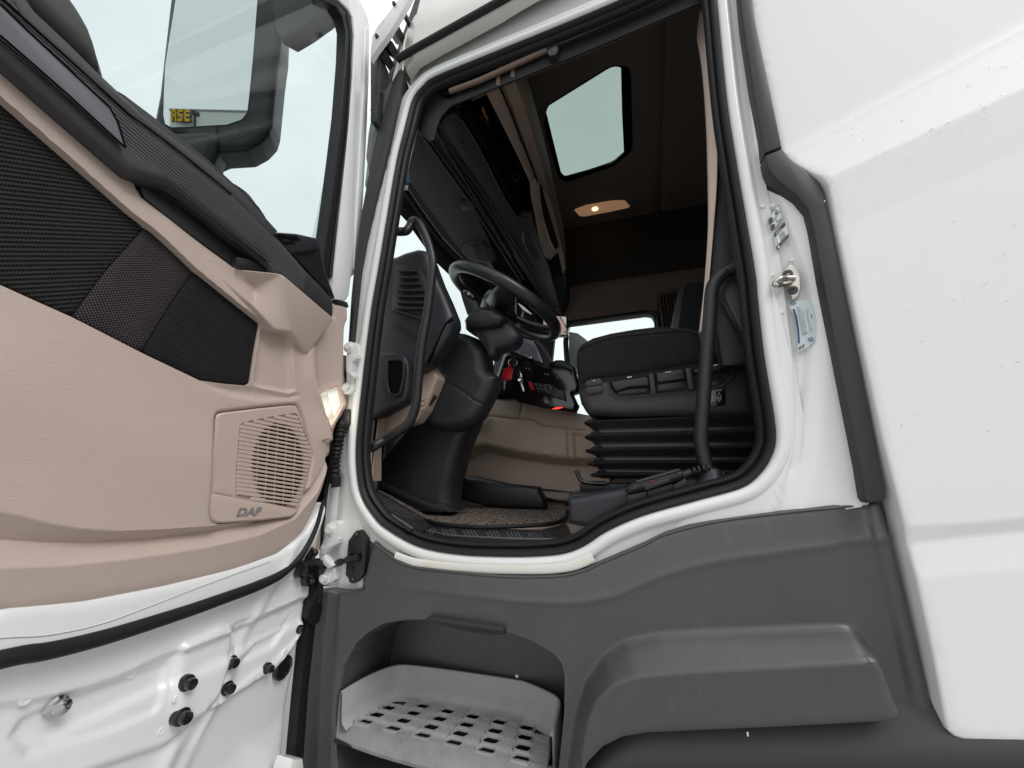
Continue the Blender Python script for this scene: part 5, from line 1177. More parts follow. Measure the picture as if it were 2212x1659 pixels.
# ------------------------------------------------------------------ driver's seat
SEAT = thing('driver_seat', 'black air-sprung driver seat behind the steering wheel', 'seat', (.1,1.5,FZ))
rib_s = weave('ribbed black seat cloth', (.008,.008,.009), (.026,.025,.026), ((.62,0,.78),(.78,0,-.62)), (.006,.005), 'rib', .8, depth=.003)
sc = mat('black seat cloth', (.020,.019,.020), .92, grain=600, bump=.3, spec=.2)
plain = mat('matt seat shell plastic', (.030,.030,.034), .5, grain=900, bump=.15, var=(6,.05))
sf = SIDE(1.225)
cuo = sf.uv(Q1([(330,1100),(340,1050),(370,1010),(430,975),(560,920),(720,885),(900,865),(1100,850),(1280,845),(1350,850),(1440,890),(1520,1030),(1620,1040),(1640,1110),(1480,1150),(1250,1190),(900,1250),(640,1285),(500,1300),(390,1345),(350,1340),(340,1250)]))
puff('cushion_side', sf, cuo, rib_s, SEAT, .03, .03, .006)
# upper cushion, lofted across the seat
topl = Q1([(338,1080),(345,1030),(380,985),(480,935),(640,895),(850,860),(1050,835),(1250,840),(1400,870),(1480,930)])
e0 = np.array([sf.hit(p) for p in topl])
rr3 = []
for y, up_, inn_ in ((1.235,-.004,0),(1.25,.012,.004),(1.28,.022,.012),(1.36,.028,.02),(1.47,.022,.02),(1.58,.026,.02),(1.68,.018,.012),(1.72,-.01,0)):
    q = e0.copy(); q[:,1] = y; cx = q[:,0].mean(); q[:,0] = cx+(q[:,0]-cx)*(1-inn_*.8); q[:,2] += up_*np.sin(np.linspace(.35, 2.6, len(q)))
    base = np.array([[q[-1][0]+.05, y, 1.86],[q[0][0]+.01, y, 1.84]]); rr3.append(np.vstack([q, base]))
loft('cushion', rr3, sc, SEAT, True, 60)
tube('cushion_piping', resample(cr(sf.off(-.004).pts(Q1([(362,1020),(430,985),(560,938),(720,905),(900,885),(1100,865),(1280,848),(1420,880)])), 5), .01), .0022, trimg, SEAT, 6)
bo = sf.uv(Q1([(352,1400),(365,1370),(400,1350),(410,1310),(460,1285),(550,1278),(640,1290),(900,1255),(1250,1195),(1500,1150),(1720,1110),(1840,1000),(1900,1060),(1920,1300),(1940,1620),(700,1620),(440,1600),(400,1540),(370,1480)]))
tray = sf.uv(Q1([(625,1315),(640,1300),(970,1250),(1290,1200),(1500,1160),(1735,1120),(1740,1160),(1720,1230),(1680,1300),(1600,1350),(1480,1380),(1100,1415),(800,1440),(720,1440),(680,1420),(650,1380)]))
puff('seat_box', sf, bo, plain, SEAT, .03, .45, .012, lambda P: -.022*sstep(sdf(P, tray)[0], 0, .008) + .004*np.exp(-((sdf(P, tray)[0]+.003)/.0035)**2), guides=[np.vstack([tray, tray[:1]])])
sb = SIDE(1.222)
for q in ([(410,1335),(425,1305),(480,1283),(545,1278),(565,1300),(572,1330),(430,1358)], ): slab('seat_switch', sb.pts(Q1(q)), (0,.03,0), plain, SEAT, .004)
slab('seat_switch', sb.off(.002).pts(Q1([(415,1362),(570,1338),(576,1385),(560,1400),(440,1422),(420,1405)])), (0,.03,0), plain, SEAT, .004)
tube('switch_rim', [sb.off(.004).hit(p) for p in Q1([(408,1340),(412,1400),(430,1425),(470,1425),(560,1402),(578,1385)])], .0018, trimg, SEAT, 6)
for q in ([(640,1305),(960,1262),(985,1290),(985,1340),(960,1350),(800,1360),(700,1395),(670,1380)], [(1040,1230),(1275,1192),(1300,1215),(1300,1290),(1050,1320)], [(1370,1200),(1460,1180),(1735,1118),(1725,1150),(1680,1190),(1540,1225),(1380,1235)]):
    slab('seat_lever', sb.off(.0).pts(Q1(q)), (0,.03,0), black, SEAT, .006, 3)
for q in ([(1050,1330),(1290,1300),(1290,1365),(1060,1390)], [(1515,1310),(1640,1290),(1600,1345),(1515,1350)], [(690,1400),(800,1370),(960,1360),(965,1400),(720,1430)]):
    slab('lever_recess', sb.off(-.012).pts(Q1(q)), (0,.02,0), black, SEAT, .004)
for q in ([(975,1240),(1020,1232),(1045,1415),(1000,1420)], [(1300,1190),(1350,1182),(1380,1375),(1330,1382)]):
    slab('lever_divider', sb.off(.001).pts(Q1(q)), (0,.03,0), plain, SEAT, .004)
for q in ([(785,1268),(825,1262),(830,1270),(790,1278)], [(1118,1226),(1170,1218),(1180,1224),(1125,1232)], [(1520,1168),(1580,1155),(1590,1164),(1530,1176)], [(485,1300),(505,1296),(508,1302),(488,1306)]):
    slab('lever_mark', sb.off(.0045).pts(Q1(q)), (0,.002,0), icon, SEAT, 0)
slab('heater_switches', sb.off(.002).pts(Q1([(1500,1388),(1655,1372),(1655,1515),(1505,1530)])), (0,.01,0), gloss, SEAT, .002)
for k, x in enumerate((1524, 1598)):
    s_ = sb.off(.0035); y = 1455-9*k
    tube('switch_symbol', [s_.hit(p) for p in Q1([(x-16,y+25),(x-17,y-2),(x-10,y-20),(x+8,y-22),(x+15,y-6),(x+16,y+20),(x+8,y+25)])], .0007, icon, SEAT, 5, True)
    slab('switch_symbol', s_.pts(Q1([(x-9,y+2),(x+9,y),(x+9,y+12),(x-9,y+14)])), (0,.001,0), inkg, SEAT, 0)
    text3('switch_symbol', '+', s_, Q1([(x-9,y-28)])[0], Q1([(x+9,y-30)])[0], icon, SEAT, None, .0004)
    text3('switch_symbol', '-', s_, Q1([(x-8,y+40)])[0], Q1([(x+8,y+38)])[0], icon, SEAT, .0012, .0004)
    slab('switch_symbol', s_.pts(Q1([(x-25,y-62),(x+25,y-67),(x+25,y-58),(x-25,y-53)])), (0,.001,0), inkg, SEAT, 0)
# air bellows: stacked folds
zs = [SIDE(1.24).hit(Q2([(1500, v)])[0])[2] for v in (500, 528, 590, 625, 668, 720, 765, 800, 850, 890, 925, 965, 1000, 1038, 1070)]
xs = [SIDE(1.24).hit(Q2([(u, v)])[0])[0] for u, v in ((440,500),(398,520),(470,600),(470,610),(405,660),(480,735),(480,745),(412,795),(500,860),(500,870),(428,930),(515,968),(520,975),(455,1025),(560,1075))]
rings = []
for i, z in enumerate(zs):
    x0 = xs[i]; d_ = x0-min(xs); y0 = 1.225+d_*.9; r_ = .03
    x1 = .62-d_; y1 = 1.72-d_
    ring = []
    for cx_, cy_, a0 in ((x0+r_, y0+r_, 180), (x1-r_, y0+r_, 270), (x1-r_, y1-r_, 0), (x0+r_, y1-r_, 90)):
        for k in range(5): a = math.radians(a0+22.5*k); ring.append((cx_+r_*math.cos(a), cy_+r_*math.sin(a), z + .004*math.sin(3*k+i*2.1+cx_*9)))
    rings.append(ring)
# soften each fold
R2_ = cr(np.array(rings).reshape(len(rings), -1), 3).reshape(-1, len(rings[0]), 3)
loft('air_bellows', list(R2_), mat('bellows rubber', (.019,.019,.020), .38, grain=300, bump=.1), SEAT, True, 70)
rbox('seat_rail', (.20,1.32,SIDE(1.30).hit(Q2([(300,1120)])[0])[2]-.005), (.38,.03,.014), black, SEAT)
tube('slide_bar', resample(cr([SIDE(1.27).hit(p) for p in Q2([(335,985),(350,1010),(365,1055),(400,1085),(480,1098),(600,1100)])], 5), .006), .0065, gloss, SEAT, 8)
slab('seat_rail_end', SIDE(1.27).pts(Q2([(275,1195),(330,1190),(520,1190),(500,1200),(400,1215),(275,1240)])), (0,.05,0), black, SEAT, .003)
bk = [( .43,1.25,2.05),(.50,1.25,2.9)]
rr4 = []
for z, x0, x1, yy in ((1.95,.36,.52,.21),(2.1,.38,.56,.23),(2.35,.42,.58,.24),(2.6,.46,.60,.235),(2.8,.50,.62,.20),(2.9,.53,.62,.14)):
    rr4.append([(x0+.03,1.47-yy,z),(x0,1.47-yy*.6,z),(x0-.005,1.47,z),(x0,1.47+yy*.6,z),(x0+.03,1.47+yy,z),(x1,1.47+yy*.8,z),(x1+.02,1.47,z),(x1,1.47-yy*.8,z)])
loft('backrest', rr4, sc, SEAT, True, 60)
# passenger seat back
PS = thing('passenger_seat', 'dark grey passenger seat back by the far window', 'seat', (.42,2.75,FZ), None)
rr5 = []
pfm = mat('grey seat cover', (.060,.062,.062), .7, grain=300, bump=.3)
for z, x0, w_ in ((1.95,.20,.24),(2.3,.24,.25),(2.5,.275,.25),(2.68,.31,.235),(2.78,.335,.20),(2.83,.36,.15),(2.85,.385,.08)):
    rr5.append([(x0+.03,2.75-w_,z),(x0,2.75-w_*.6,z),(x0,2.75,z),(x0,2.75+w_*.6,z),(x0+.03,2.75+w_,z),(x0+.15,2.75+w_*.8,z),(x0+.17,2.75,z),(x0+.15,2.75-w_*.8,z)])
loft('backrest', rr5, pfm, PS, True, 60)
slab('cushion', [(-.12,2.5,1.99),(.4,2.5,1.99),(.4,3.0,1.99),(-.12,3.0,1.99)], (0,0,-.14), pfm, PS, .03)
slab('pedestal', [(.0,2.55,1.84),(.36,2.55,1.84),(.36,2.95,1.84),(.0,2.95,1.84)], (0,0,-(1.84-FZ)), black, PS, .01)

# ------------------------------------------------------------------ curtains
def cloth_strip(name, L_, R_, ya, yb, m, par=None):
    L3_, R3_ = cr(L_, 5), cr(R_, 5); n = min(len(L3_), len(R3_)); L3_ = resample(L3_, 1)[np.linspace(0, len(resample(L3_,1))-1, 60).astype(int)]; R3_ = resample(R3_, 1)[np.linspace(0, len(resample(R3_,1))-1, 60).astype(int)]
    V = []; F = []; k = 7
    for i in range(60):
        a, b = SIDE(ya).hit(L3_[i]), SIDE(yb).hit(R3_[i])
        for j in range(k):
            t = j/(k-1); p = a+(b-a)*t; p = p + np.array([0, .006*math.sin(t*6+i*.09), 0]); V.append(p)
    for i in range(59):
        for j in range(k-1): F.append((i*k+j, i*k+j+1, (i+1)*k+j+1, (i+1)*k+j))
    o = build(name, V, F, m, par, 70)
    md = o.modifiers.new('thick', 'SOLIDIFY'); md.thickness = .003; return o
CT = thing('cab_curtain', 'tan side curtain bunched narrow beside the door pillar', 'curtain', (.3,1.14,2.2))
cloth_strip('curtain_cloth', [(1512,20),(1507,80),(1514,120),(1521,175),(1527,260),(1530,350),(1531,490),(1524,600),(1517,670),(1511,720)], [(1528,10),(1528,40),(1534,90),(1541,150),(1550,270),(1550,385),(1541,500),(1532,600),(1524,680),(1518,722)], 1.17, 1.13, tan_cloth, CT)
slab('curtain_tie', SIDE(1.135).pts([(1509,719),(1518,716),(1521,724),(1514,741),(1512,735)]), (0,.006,0), black, CT, .001)
BC = thing('bunk_curtain', 'dark gathered curtain at the rear edge of the far window', 'curtain', (.25,3.2,2.6))
V, F = [], []; k = 40
for i in range(24):
    z = 3.02-i*.03
    for j in range(k): x = .245+.19*j/(k-1)+.03*(i/24)*math.sin(1); V.append((x, 3.17+.02*math.sin(j*1.15+.3*math.sin(i*.3)), z))
for i in range(23):
    for j in range(k-1): F.append((i*k+j, i*k+j+1, (i+1)*k+j+1, (i+1)*k+j))
build('curtain_cloth', V, F, mat('brown gathered cloth', (.11,.085,.07), .9), BC, 80)

# ------------------------------------------------------------------ sill, mat, side box, hand control
fl_ = FLOOR(FZ)
slab('sill_tread', [SIDE(1.03).hit(p) for p in [(806,1075),(840,1120),(893,1150),(970,1168),(1145,1175),(1225,1165),(1240,1130),(1226,1120)]][0:0] or FLOOR(1.447).pts(Z6([(535,20),(570,-20),(640,-40),(760,0),(860,60),(930,140),(1050,172),(1300,180),(1560,190),(1720,150),(1740,170),(1770,240),(1740,262),(1400,275),(1000,262),(860,220),(700,150),(600,90)])), (0,0,-.03), char, LOR, .004)
bms = bmesh.new()
for c0 in (870,990,1120,1260,1390,1520,1650):
    for r_ in range(3):
        for q_ in range(4):
            x, y = c0-30+q_*22+r_*8, 188+ (c0-870)*.045 + r_*13
            P = FLOOR(1.448).pts(Z6([(x, y)]))[0]
            bmesh.ops.create_cone(bms, cap_ends=True, segments=6, radius1=.0052, radius2=.003, depth=.005, matrix=Matrix.Translation(Vector(P)+Vector((0,0,.002))))
o = from_bm('sill_stud', bms, char, LOR, 30); o['kind'] = 'stuff'
_p1, _p2, _p3 = FLOOR(1.452).hit((926,1124)), SIDE(1.10).hit((806,1078)), SIDE(1.34).hit((804,1053))
_n = np.cross(_p2-_p1, _p3-_p1); _n = _n if _n[2] > 0 else -_n
TB = PLANE(_p1, _n, (1,0,0))
slab('toe_board', TB.pts([(796,1050),(804,1052),(832,1065),(866,1079),(928,1104),(940,1130),(912,1146),(888,1141),(860,1121),(833,1099),(812,1080)]), tuple(-.01*TB.N), char, LOR, .002)
for q in ([(805,1062),(824,1069.5)], [(808,1068.3),(843,1080.4)], [(810,1072.7),(861.5,1091.4)], [(812.4,1078.4),(881,1102.8)], [(815.5,1085),(901.4,1114.2)], [(831.4,1095.4),(912,1122.4)], [(847,1105.7),(897.3,1122.7)]):
    tube('sill_rib', TB.off(.0005).pts(q), .0019, scuff, LOR, 6)
tube('sill_rib', TB.off(.0005).pts([(821,1094),(831.4,1101),(854,1117.4),(891.6,1142)]), .003, scuff, LOR, 6)
tube('sill_edge', [FLOOR(1.452).hit(p) for p in Z6([(600,85),(700,120),(780,178),(1000,225),(1400,245),(1745,250),(1768,232)])], .003, scuff, LOR, 6)
carpet = weave('speckled loop carpet', (.035,.026,.022), (.42,.34,.29), ((.8,.6,0),(-.6,.8,0)), (.007,.009), 'dot', 1.0, .95, .003)
nt = carpet.node_tree; b_ = nt.nodes['Principled BSDF']
vz = nd(nt, 'ShaderNodeTexVoronoi'); vz.inputs['Scale'].default_value = 230; gz = nd(nt, 'ShaderNodeNewGeometry'); nt.links.new(gz.outputs['Position'], vz.inputs['Vector'])
nv_ = nd(nt, 'ShaderNodeTexNoise'); nv_.inputs['Scale'].default_value = 160; nv_.inputs['Detail'].default_value = 2; nt.links.new(gz.outputs['Position'], nv_.inputs['Vector'])
rz = nd(nt, 'ShaderNodeMapRange'); rz.inputs[1].default_value = .42; rz.inputs[2].default_value = .62; nt.links.new(nv_.outputs[0], rz.inputs[0])
mz = nd(nt, 'ShaderNodeMix', data_type='RGBA'); nt.links.new(rz.outputs[0], mz.inputs[0]); mz.inputs['A'].default_value = (.03,.023,.02,1); mz.inputs['B'].default_value = (.46,.37,.31,1); nt.links.new(mz.outputs['Result'], b_.inputs['Base Color'])
MT = thing('floor_mat', 'speckled brown carpet mat with black edging on the cab floor', 'floor mat', (-.35,1.5,FZ))
mo = fl_.uv(Z6([(600,-20),(640,0),(760,70),(860,128),(930,148),(1050,160),(1200,168),(1400,160),(1600,150),(1690,130),(1725,95),(1728,60),(1700,20),(1500,-40),(900,-120),(600,-80)]))
relief('mat_pile', fl_, mo, carpet, MT, lambda P: .004+.0*P[:,0], .03, (), .01, rings=())
fp_ = TB.off(.002); relief('mat_flap', fp_, fp_.uv([(804,1052),(832,1064),(866,1078),(928,1103),(945,1112),(945,1126),(926,1123.5),(895,1104.5),(866,1087.4),(832,1068)]), carpet, MT, None, .03, (), .004, rings=())
tube('mat_binding', resample(cr(FLOOR(FZ+.003).pts(Z6([(850,128),(930,150),(1050,166),(1200,174),(1400,168),(1600,156),(1690,136),(1724,100),(1728,70)])), 5), .01), .007, rubber, MT, 8)
SBX = SIDE(1.07)
pf('seat_side_box', 1.075, Q2([(262,1240),(500,1195),(780,1140),(1000,1080),(1240,1060),(1480,1065),(1620,1055),(1830,1050),(1700,1100),(1540,1130),(1400,1150),(1200,1195),(900,1280),(700,1370),(560,1440),(450,1500),(265,1460)]), char, .015, .16, LOR)
slab('side_box_end', SIDE(1.16).pts(Q2([(275,1195),(510,1190),(500,1260),(262,1250)])), (0,.1,0), black, LOR, .004)
HC = thing('hand_control', 'black remote handset on a coiled cord lying in its holder by the door', 'remote control', SIDE(1.06).hit(Q2([(1000,1200)])[0]))
hf = SIDE(1.035)
puff('handset', hf, hf.uv(Q2([(768,1170),(790,1135),(850,1085),(1000,1040),(1150,995),(1240,970),(1275,985),(1290,1020),(1290,1060),(1230,1085),(1000,1145),(850,1190),(800,1195)])), black, HC, .012, .06, .003)
slab('handset_keys', hf.off(.001).pts(Q2([(850,1078),(1000,1035),(1240,968),(1268,985),(1100,1035),(880,1105)])), (0,.03,.0), gloss, HC, .003)
for k in range(7): slab('key', hf.off(.003).pts(Q2([(880+52*k,1082-15*k),(912+52*k,1072-15*k),(920+52*k,1086-15*k),(888+52*k,1097-15*k)])), (0,.01,0), trimg, HC, .001)
slab('record_key', hf.off(.0045).pts(Q2([(993,1082),(1018,1075),(1022,1082),(998,1090)])), (0,.01,0), red, HC, .001)
slab('grip_pad', hf.off(.002).pts(Q2([(930,1130),(945,1105),(1140,1052),(1170,1065),(1165,1090),(970,1165),(945,1165)])), (0,.01,0), black, HC, .004)
for q in ([(785,1200),(850,1190),(960,1165),(970,1240),(860,1290),(800,1280)], [(1195,1110),(1300,1050),(1335,1130),(1300,1155),(1205,1180)]):
    slab('holder', SIDE(1.045).pts(Q2(q)), (0,.04,0), black, HC, .004)
slab('holder', SIDE(1.05).pts(Q2([(960,1165),(1195,1100),(1205,1170),(975,1235)])), (0,.03,0), black, HC, .003)
cax = resample(cr([SIDE(1.06).hit(p) for p in Q2([(1280,1025),(1340,1000),(1420,975),(1500,965)])]+[SIDE(1.10).hit(p) for p in Q2([(1560,985),(1620,1015),(1670,1045)])], 6), .0016)
th = np.arange(len(cax))*2*np.pi/7.0
tube('coiled_cord', cax + .0085*np.c_[np.zeros(len(th)), np.cos(th), np.sin(th)], .0028, black, HC, 6)
tube('cord_sleeve', [SIDE(1.055).hit(p) for p in Q2([(1275,1030),(1340,1005)])], [.011,.009], black, HC, 10)

# ------------------------------------------------------------------ keys hanging from the ignition
KY = thing('key_bunch', 'bunch of keys with a red tag hanging under the steering column', 'keys', SIDE(1.50).hit(K4([(445,880)])[0]))
kf = SIDE(1.50)
tube('key_ring', [kf.hit(p) for p in K4([(445+68*math.cos(a), 892+55*math.sin(a)) for a in np.linspace(0, 2*math.pi, 26, endpoint=False)])], .0012, chrome, KY, 6, True)
slab('key_loop', kf.off(.002).pts(K4([(428,740),(450,735),(465,800),(470,960),(440,1060),(415,1060),(430,940),(425,830)])), (0,.006,0), black, KY, .001)
slab('red_tag', kf.off(.004).pts(K4([(300,990),(345,978),(395,950),(410,965),(440,985),(445,1005),(425,1150),(350,1168),(268,1140)])), (0,.004,0), red, KY, .001)
slab('red_loop', kf.off(.005).pts(K4([(375,920),(400,905),(410,925),(398,965),(380,955)])), (0,.003,0), red, KY, .0005)
slab('key_blade', kf.pts(K4([(288,1155),(335,1165),(325,1230),(318,1250),(325,1290),(310,1318),(290,1305),(295,1255)])), (0,.003,0), steel, KY, .0008)
slab('key_head', kf.off(.006).pts(K4([(468,960),(500,955),(545,1010),(575,1070),(605,1180),(590,1200),(555,1170),(520,1150),(490,1050)])), (0,.008,0), gloss, KY, .003)
slab('key_spine', kf.off(.0075).pts(K4([(515,965),(530,975),(560,1030),(585,1110),(570,1120),(545,1040)])), (0,.003,0), chrome, KY, .001)
slab('key_blade', kf.off(.004).pts(K4([(545,1190),(580,1185),(625,1325),(600,1342),(585,1330)])), (0,.003,0), steel, KY, .0008)
lathe('key_collar', kf.off(.005).hit(K4([(545,1160)])[0]), (.3,-1,0), [(.006,0),(.006,.004),(.0001,.005)], chrome, KY, 12)

# ------------------------------------------------------------------ things in the open overhead locker
CB = thing('cable_bundle', 'bundle of black straps and cable lying in the overhead locker', 'cable', CEIL(3.06).hit(Z4([(880,700)])[0]))
random.seed(9)
for k in range(6):
    pts = [CEIL(3.02+.01*k).hit(p) for p in Z4([(830+random.uniform(-15,15),640+12*k),(820+random.uniform(-10,30),700+8*k),(870+random.uniform(-20,40),740+6*k),(930+random.uniform(-10,30),720+8*k),(960+random.uniform(-10,10),770)])]
    tube('strap', resample(cr(pts, 5), .008), .006, rubber, CB, 8, flat=((0,0,1),.5))
slab('orange_end', CEIL(3.01).pts(N3([(515,580),(550,575),(580,680),(608,720),(600,770),(585,720),(540,650)])), (0,0,.01), orange, CB, .002)
LB = thing('locker_fuse_board', 'row of small fuses and buttons in the overhead locker', 'fuse board', CEIL(3.08).hit(Z4([(1000,950)])[0]))
slab('board', CEIL(3.06).pts(Z4([(900,790),(980,800),(1190,1190),(1120,1200)])), (0,0,.02), void, LB, 0)
brass = mat('brass contacts', (.25,.2,.13), .35, metal=.8)
for x, y in ((905,785),(925,780),(940,775),(918,815),(932,835),(950,865),(1040,1040),(1048,1060),(1055,1075),(1100,1130),(1115,1150),(1125,1180),(1135,1110),(1120,1165)):
    P = CEIL(3.055).hit(Z4([(x,y)])[0]); rbox('contact', P, (.004,.0025,.002), brass if y < 1000 else inkg, LB, None, .0005)
slab('pink_card', CEIL(3.052).pts(N3([(718,1215),(735,1215),(775,1290),(825,1400),(815,1455),(720,1265)])), (0,0,.003), pink, LB, 0)
tube('dial_loop', [CEIL(3.05).hit(p) for p in Z4([(1130+22*math.cos(a), 1095+28*math.sin(a)) for a in np.linspace(0, 2*math.pi, 16, endpoint=False)])], .0025, trimg, LB, 6, True)

# ------------------------------------------------------------------ latch striker and stickers on the lock pillar
SK_ = empty('latch_striker', LOR, SIDE(1.0).hit((1712,612)))
kp = PLANE(SIDE(.994).hit((1712,612)), (-.45,-1,0), (1,-.45,0))
slab('striker_plate', kp.off(.004).pts(K7([(382,785),(440,708),(470,712),(515,765),(545,830),(550,960),(530,1020),(480,1072),(455,1060),(430,950),(395,830)])), tuple(-.012*kp.N), steel, SK_, .003)
for p in K7([(422,812),(475,975)]):
    lathe('striker_bolt', kp.off(.004).hit(p), kp.N, [(.0105,0),(.0105,.002),(.008,.003),(.005,.003),(.0045,.0),(.0001,-.001)], ink, SK_, 18)
lo = kp.off(.006); hi = kp.off(.038)
lp3 = [lo.hit(K7([(490,850)])[0]), hi.hit(K7([(400,850)])[0])*.4+lo.hit(K7([(400,850)])[0])*.6, hi.hit(K7([(335,860)])[0]), hi.hit(K7([(290,905)])[0]), hi.hit(K7([(300,925)])[0]), hi.hit(K7([(360,915)])[0])*.4+lo.hit(K7([(360,915)])[0])*.6, lo.hit(K7([(450,890)])[0])]
tube('striker_loop', resample(cr(lp3, 6), .004), .0062, steel, SK_, 12)
sf_ = SIDE(.9935)
def sticker(name, px, m, h=0.0, parent=None, r=.0):
    return slab(name, sf_.off(h).pts(px), (0,.0012,0), m, parent or LOR, 0)
def line_block(a, b, c, d, rows, m, par, h=.0005, seed=1, fill=.85, thick=.45, cols=1):
    """rows of small print between four corners a-b (top) and d-c (bottom)"""
    rnd = random.Random(seed); A_, B_, C_, D_ = [np.array(x, float) for x in (a, b, c, d)]; bm = bmesh.new()
    for i in range(rows):
        t0, t1 = (i+.5-thick/2)/rows, (i+.5+thick/2)/rows; u0 = 0
        for j in range(cols):
            u = (j+.05)/cols; u1 = (j+rnd.uniform(.4, fill))/cols
            q = [(A_+(D_-A_)*t0)*(1-u)+(B_+(C_-B_)*t0)*u, (A_+(D_-A_)*t0)*(1-u1)+(B_+(C_-B_)*t0)*u1, (A_+(D_-A_)*t1)*(1-u1)+(B_+(C_-B_)*t1)*u1, (A_+(D_-A_)*t1)*(1-u)+(B_+(C_-B_)*t1)*u]
            slab('x', sf_.off(h).pts(q), (0,.0003,0), m, None, 0, bm=bm)
    o = from_bm('sticker_print', bm, m, par, 0); o['kind'] = 'stuff'; return o
s1_ = empty('fuel_sticker', LOR, sf_.hit((1675,466)), 'pill-shaped sticker with a fuel pump symbol')
s2_ = empty('adblue_sticker', LOR, sf_.hit((1680,480)), 'pill-shaped sticker with an oil can symbol')
for par, dx, dy in ((s1_,0,0),(s2_,23,67)):
    o_ = [(228+dx,290+dy),(226+dx,265+dy),(240+dx,240+dy),(320+dx,120+dy),(335+dx,116+dy),(346+dx,130+dy),(345+dx,160+dy),(330+dx,190+dy),(255+dx,300+dy),(238+dx,308+dy)]
    sticker('sticker_rim', K7(o_), inkg, 0, par); c_ = np.array(K7(o_)).mean(0)
    sticker('sticker_face', [tuple(c_+(np.array(p)-c_)*.9) for p in K7(o_)], label, .0004, par)
    sticker('sticker_symbol', K7([(230+dx,288+dy),(228+dx,266+dy),(240+dx,242+dy),(272+dx,236+dy),(270+dx,278+dy),(252+dx,300+dy),(238+dx,304+dy)]), ink, .0008, par)
sticker('sticker_symbol', K7([(292,170),(312,160),(314,205),(296,218)]), ink, .0008, s1_); sticker('sticker_symbol', K7([(296,176),(309,170),(310,182),(298,188)]), label, .0011, s1_)
tube('sticker_symbol', [sf_.off(.001).hit(p) for p in K7([(312,170),(322,178),(322,200),(316,196)])], .0005, ink, s1_, 5)
tube('sticker_symbol', [sf_.off(.001).hit(p) for p in K7([(318,255),(308,262),(307,280),(316,290),(330,276),(340,260),(348,262)])], .0007, ink, s2_, 5)
tf_ = empty('tyre_sticker', LOR, sf_.hit((1688,510)), 'black and white data sticker')
sticker('sticker_face', K7([(278,405),(390,278),(400,282),(434,425),(432,440),(325,572),(315,570)]), label, 0, tf_)
sticker('sticker_band', K7([(280,405),(390,281),(402,320),(292,448)]), ink, .0004, tf_)
sticker('sticker_band', K7([(306,530),(432,402),(434,436),(322,570),(314,566)]), ink, .0004, tf_)
line_block(*K7([(296,404),(388,302),(394,322),(302,424)]), 2, label, tf_, .0008, 3, .95, .4)
line_block(*K7([(330,420),(404,340),(424,404),(352,486)]), 4, ink, tf_, .0008, 5, .8, .4)
line_block(*K7([(296,455),(322,428),(338,492),(314,520)]), 3, ink, tf_, .0008, 7, .7, .35)
line_block(*K7([(350,505),(425,424),(430,440),(356,520)]), 2, inkg, tf_, .0008, 8, .95, .4)
dn = [sf_.off(.0008).hit(K7([(332+11*math.cos(a), 535+14*math.sin(a))])[0]) for a in np.linspace(0, 2*math.pi, 12, endpoint=False)]
slab('sticker_symbol', dn, (0,.0003,0), label, tf_, 0)
vd = empty('tachograph_sticker', LOR, sf_.hit((1735,720)), 'pale blue data sticker with dark blue stripe')
pale = mat('pale blue sticker', (.60,.67,.70), .2, coat=.5)
sticker('sticker_face', K7([(445,1140),(470,1090),(560,1068),(640,1085),(680,1140),(706,1290),(704,1480),(600,1560),(526,1592),(530,1400),(500,1250)]), pale, 0, vd)
sticker('sticker_band', K7([(470,1165),(490,1158),(520,1250),(538,1370),(546,1504),(530,1508),(524,1390),(502,1260)]), blue, .0005, vd)
line_block(*K7([(505,1150),(552,1120),(620,1400),(565,1440)]), 14, inkg, vd, .0006, 11, .95, .5, 1)
line_block(*K7([(555,1185),(640,1150),(690,1380),(590,1430)]), 11, inkg, vd, .0006, 13, .8, .35, 2)
line_block(*K7([(640,1160),(660,1160),(690,1300),(672,1310)]), 1, inkg, vd, .0006, 15, .8, .3, 1)
line_block(*K7([(532,1545),(600,1505),(602,1540),(536,1580)]), 5, ink, vd, .0006, 17, .95, .6, 2)
text3('sticker_word', 'VDO', sf_, K7([(468,1135)])[0], K7([(514,1104)])[0], blue, vd, .010, .0004, .0016, 0, 0)
text3('sticker_word', 'VDO', sf_, K7([(642,1500)])[0], K7([(692,1476)])[0], blue, vd, .010, .0004, .0012, 0, 0)
for p in K7([(268,808),(312,980),(362,1180),(172,115),(275,112),(460,660)]):
    lathe('weld_dimple', SIDE(.9965).hit(p) , (0,-1,0), [(.0058,-.004),(.0055,-.0012),(.0045,-.0004),(.0025,-.0008),(.0001,-.001)], paint, LOR, 14)
# scuffs and paint flecks on the step panel
rbox('white_fleck', CF.off(-.13).hit(Z6([(1420,1092)])[0]), (.004,.002,.003), label, LOR, None, .001)
rbox('white_fleck', CF.off(.06).hit(R3([(507,1450)])[0]), (.0012,.001,.003), label, LOR, None, 0)
rbox('yellow_fleck', SIDE(1.05).hit(Z6([(252,1540)])[0]), (.002,.002,.006), mat('yellow mark', (.5,.42,.08), .5), LOR, None, 0)
puff('foglight_socket', SIDE(1.03), cr(SIDE(1.03).uv(Z6([(190,1530),(230,1505),(265,1520),(275,1560),(240,1590),(200,1575)])), 4, True), gloss, LOR, .012, .03, .004)
slab('front_corner', SIDE(1.06).pts([(655,1480),(720,1500),(735,1659),(760,1800),(600,1800),(640,1600)]), (0,.1,0), fend, LOR, .02)

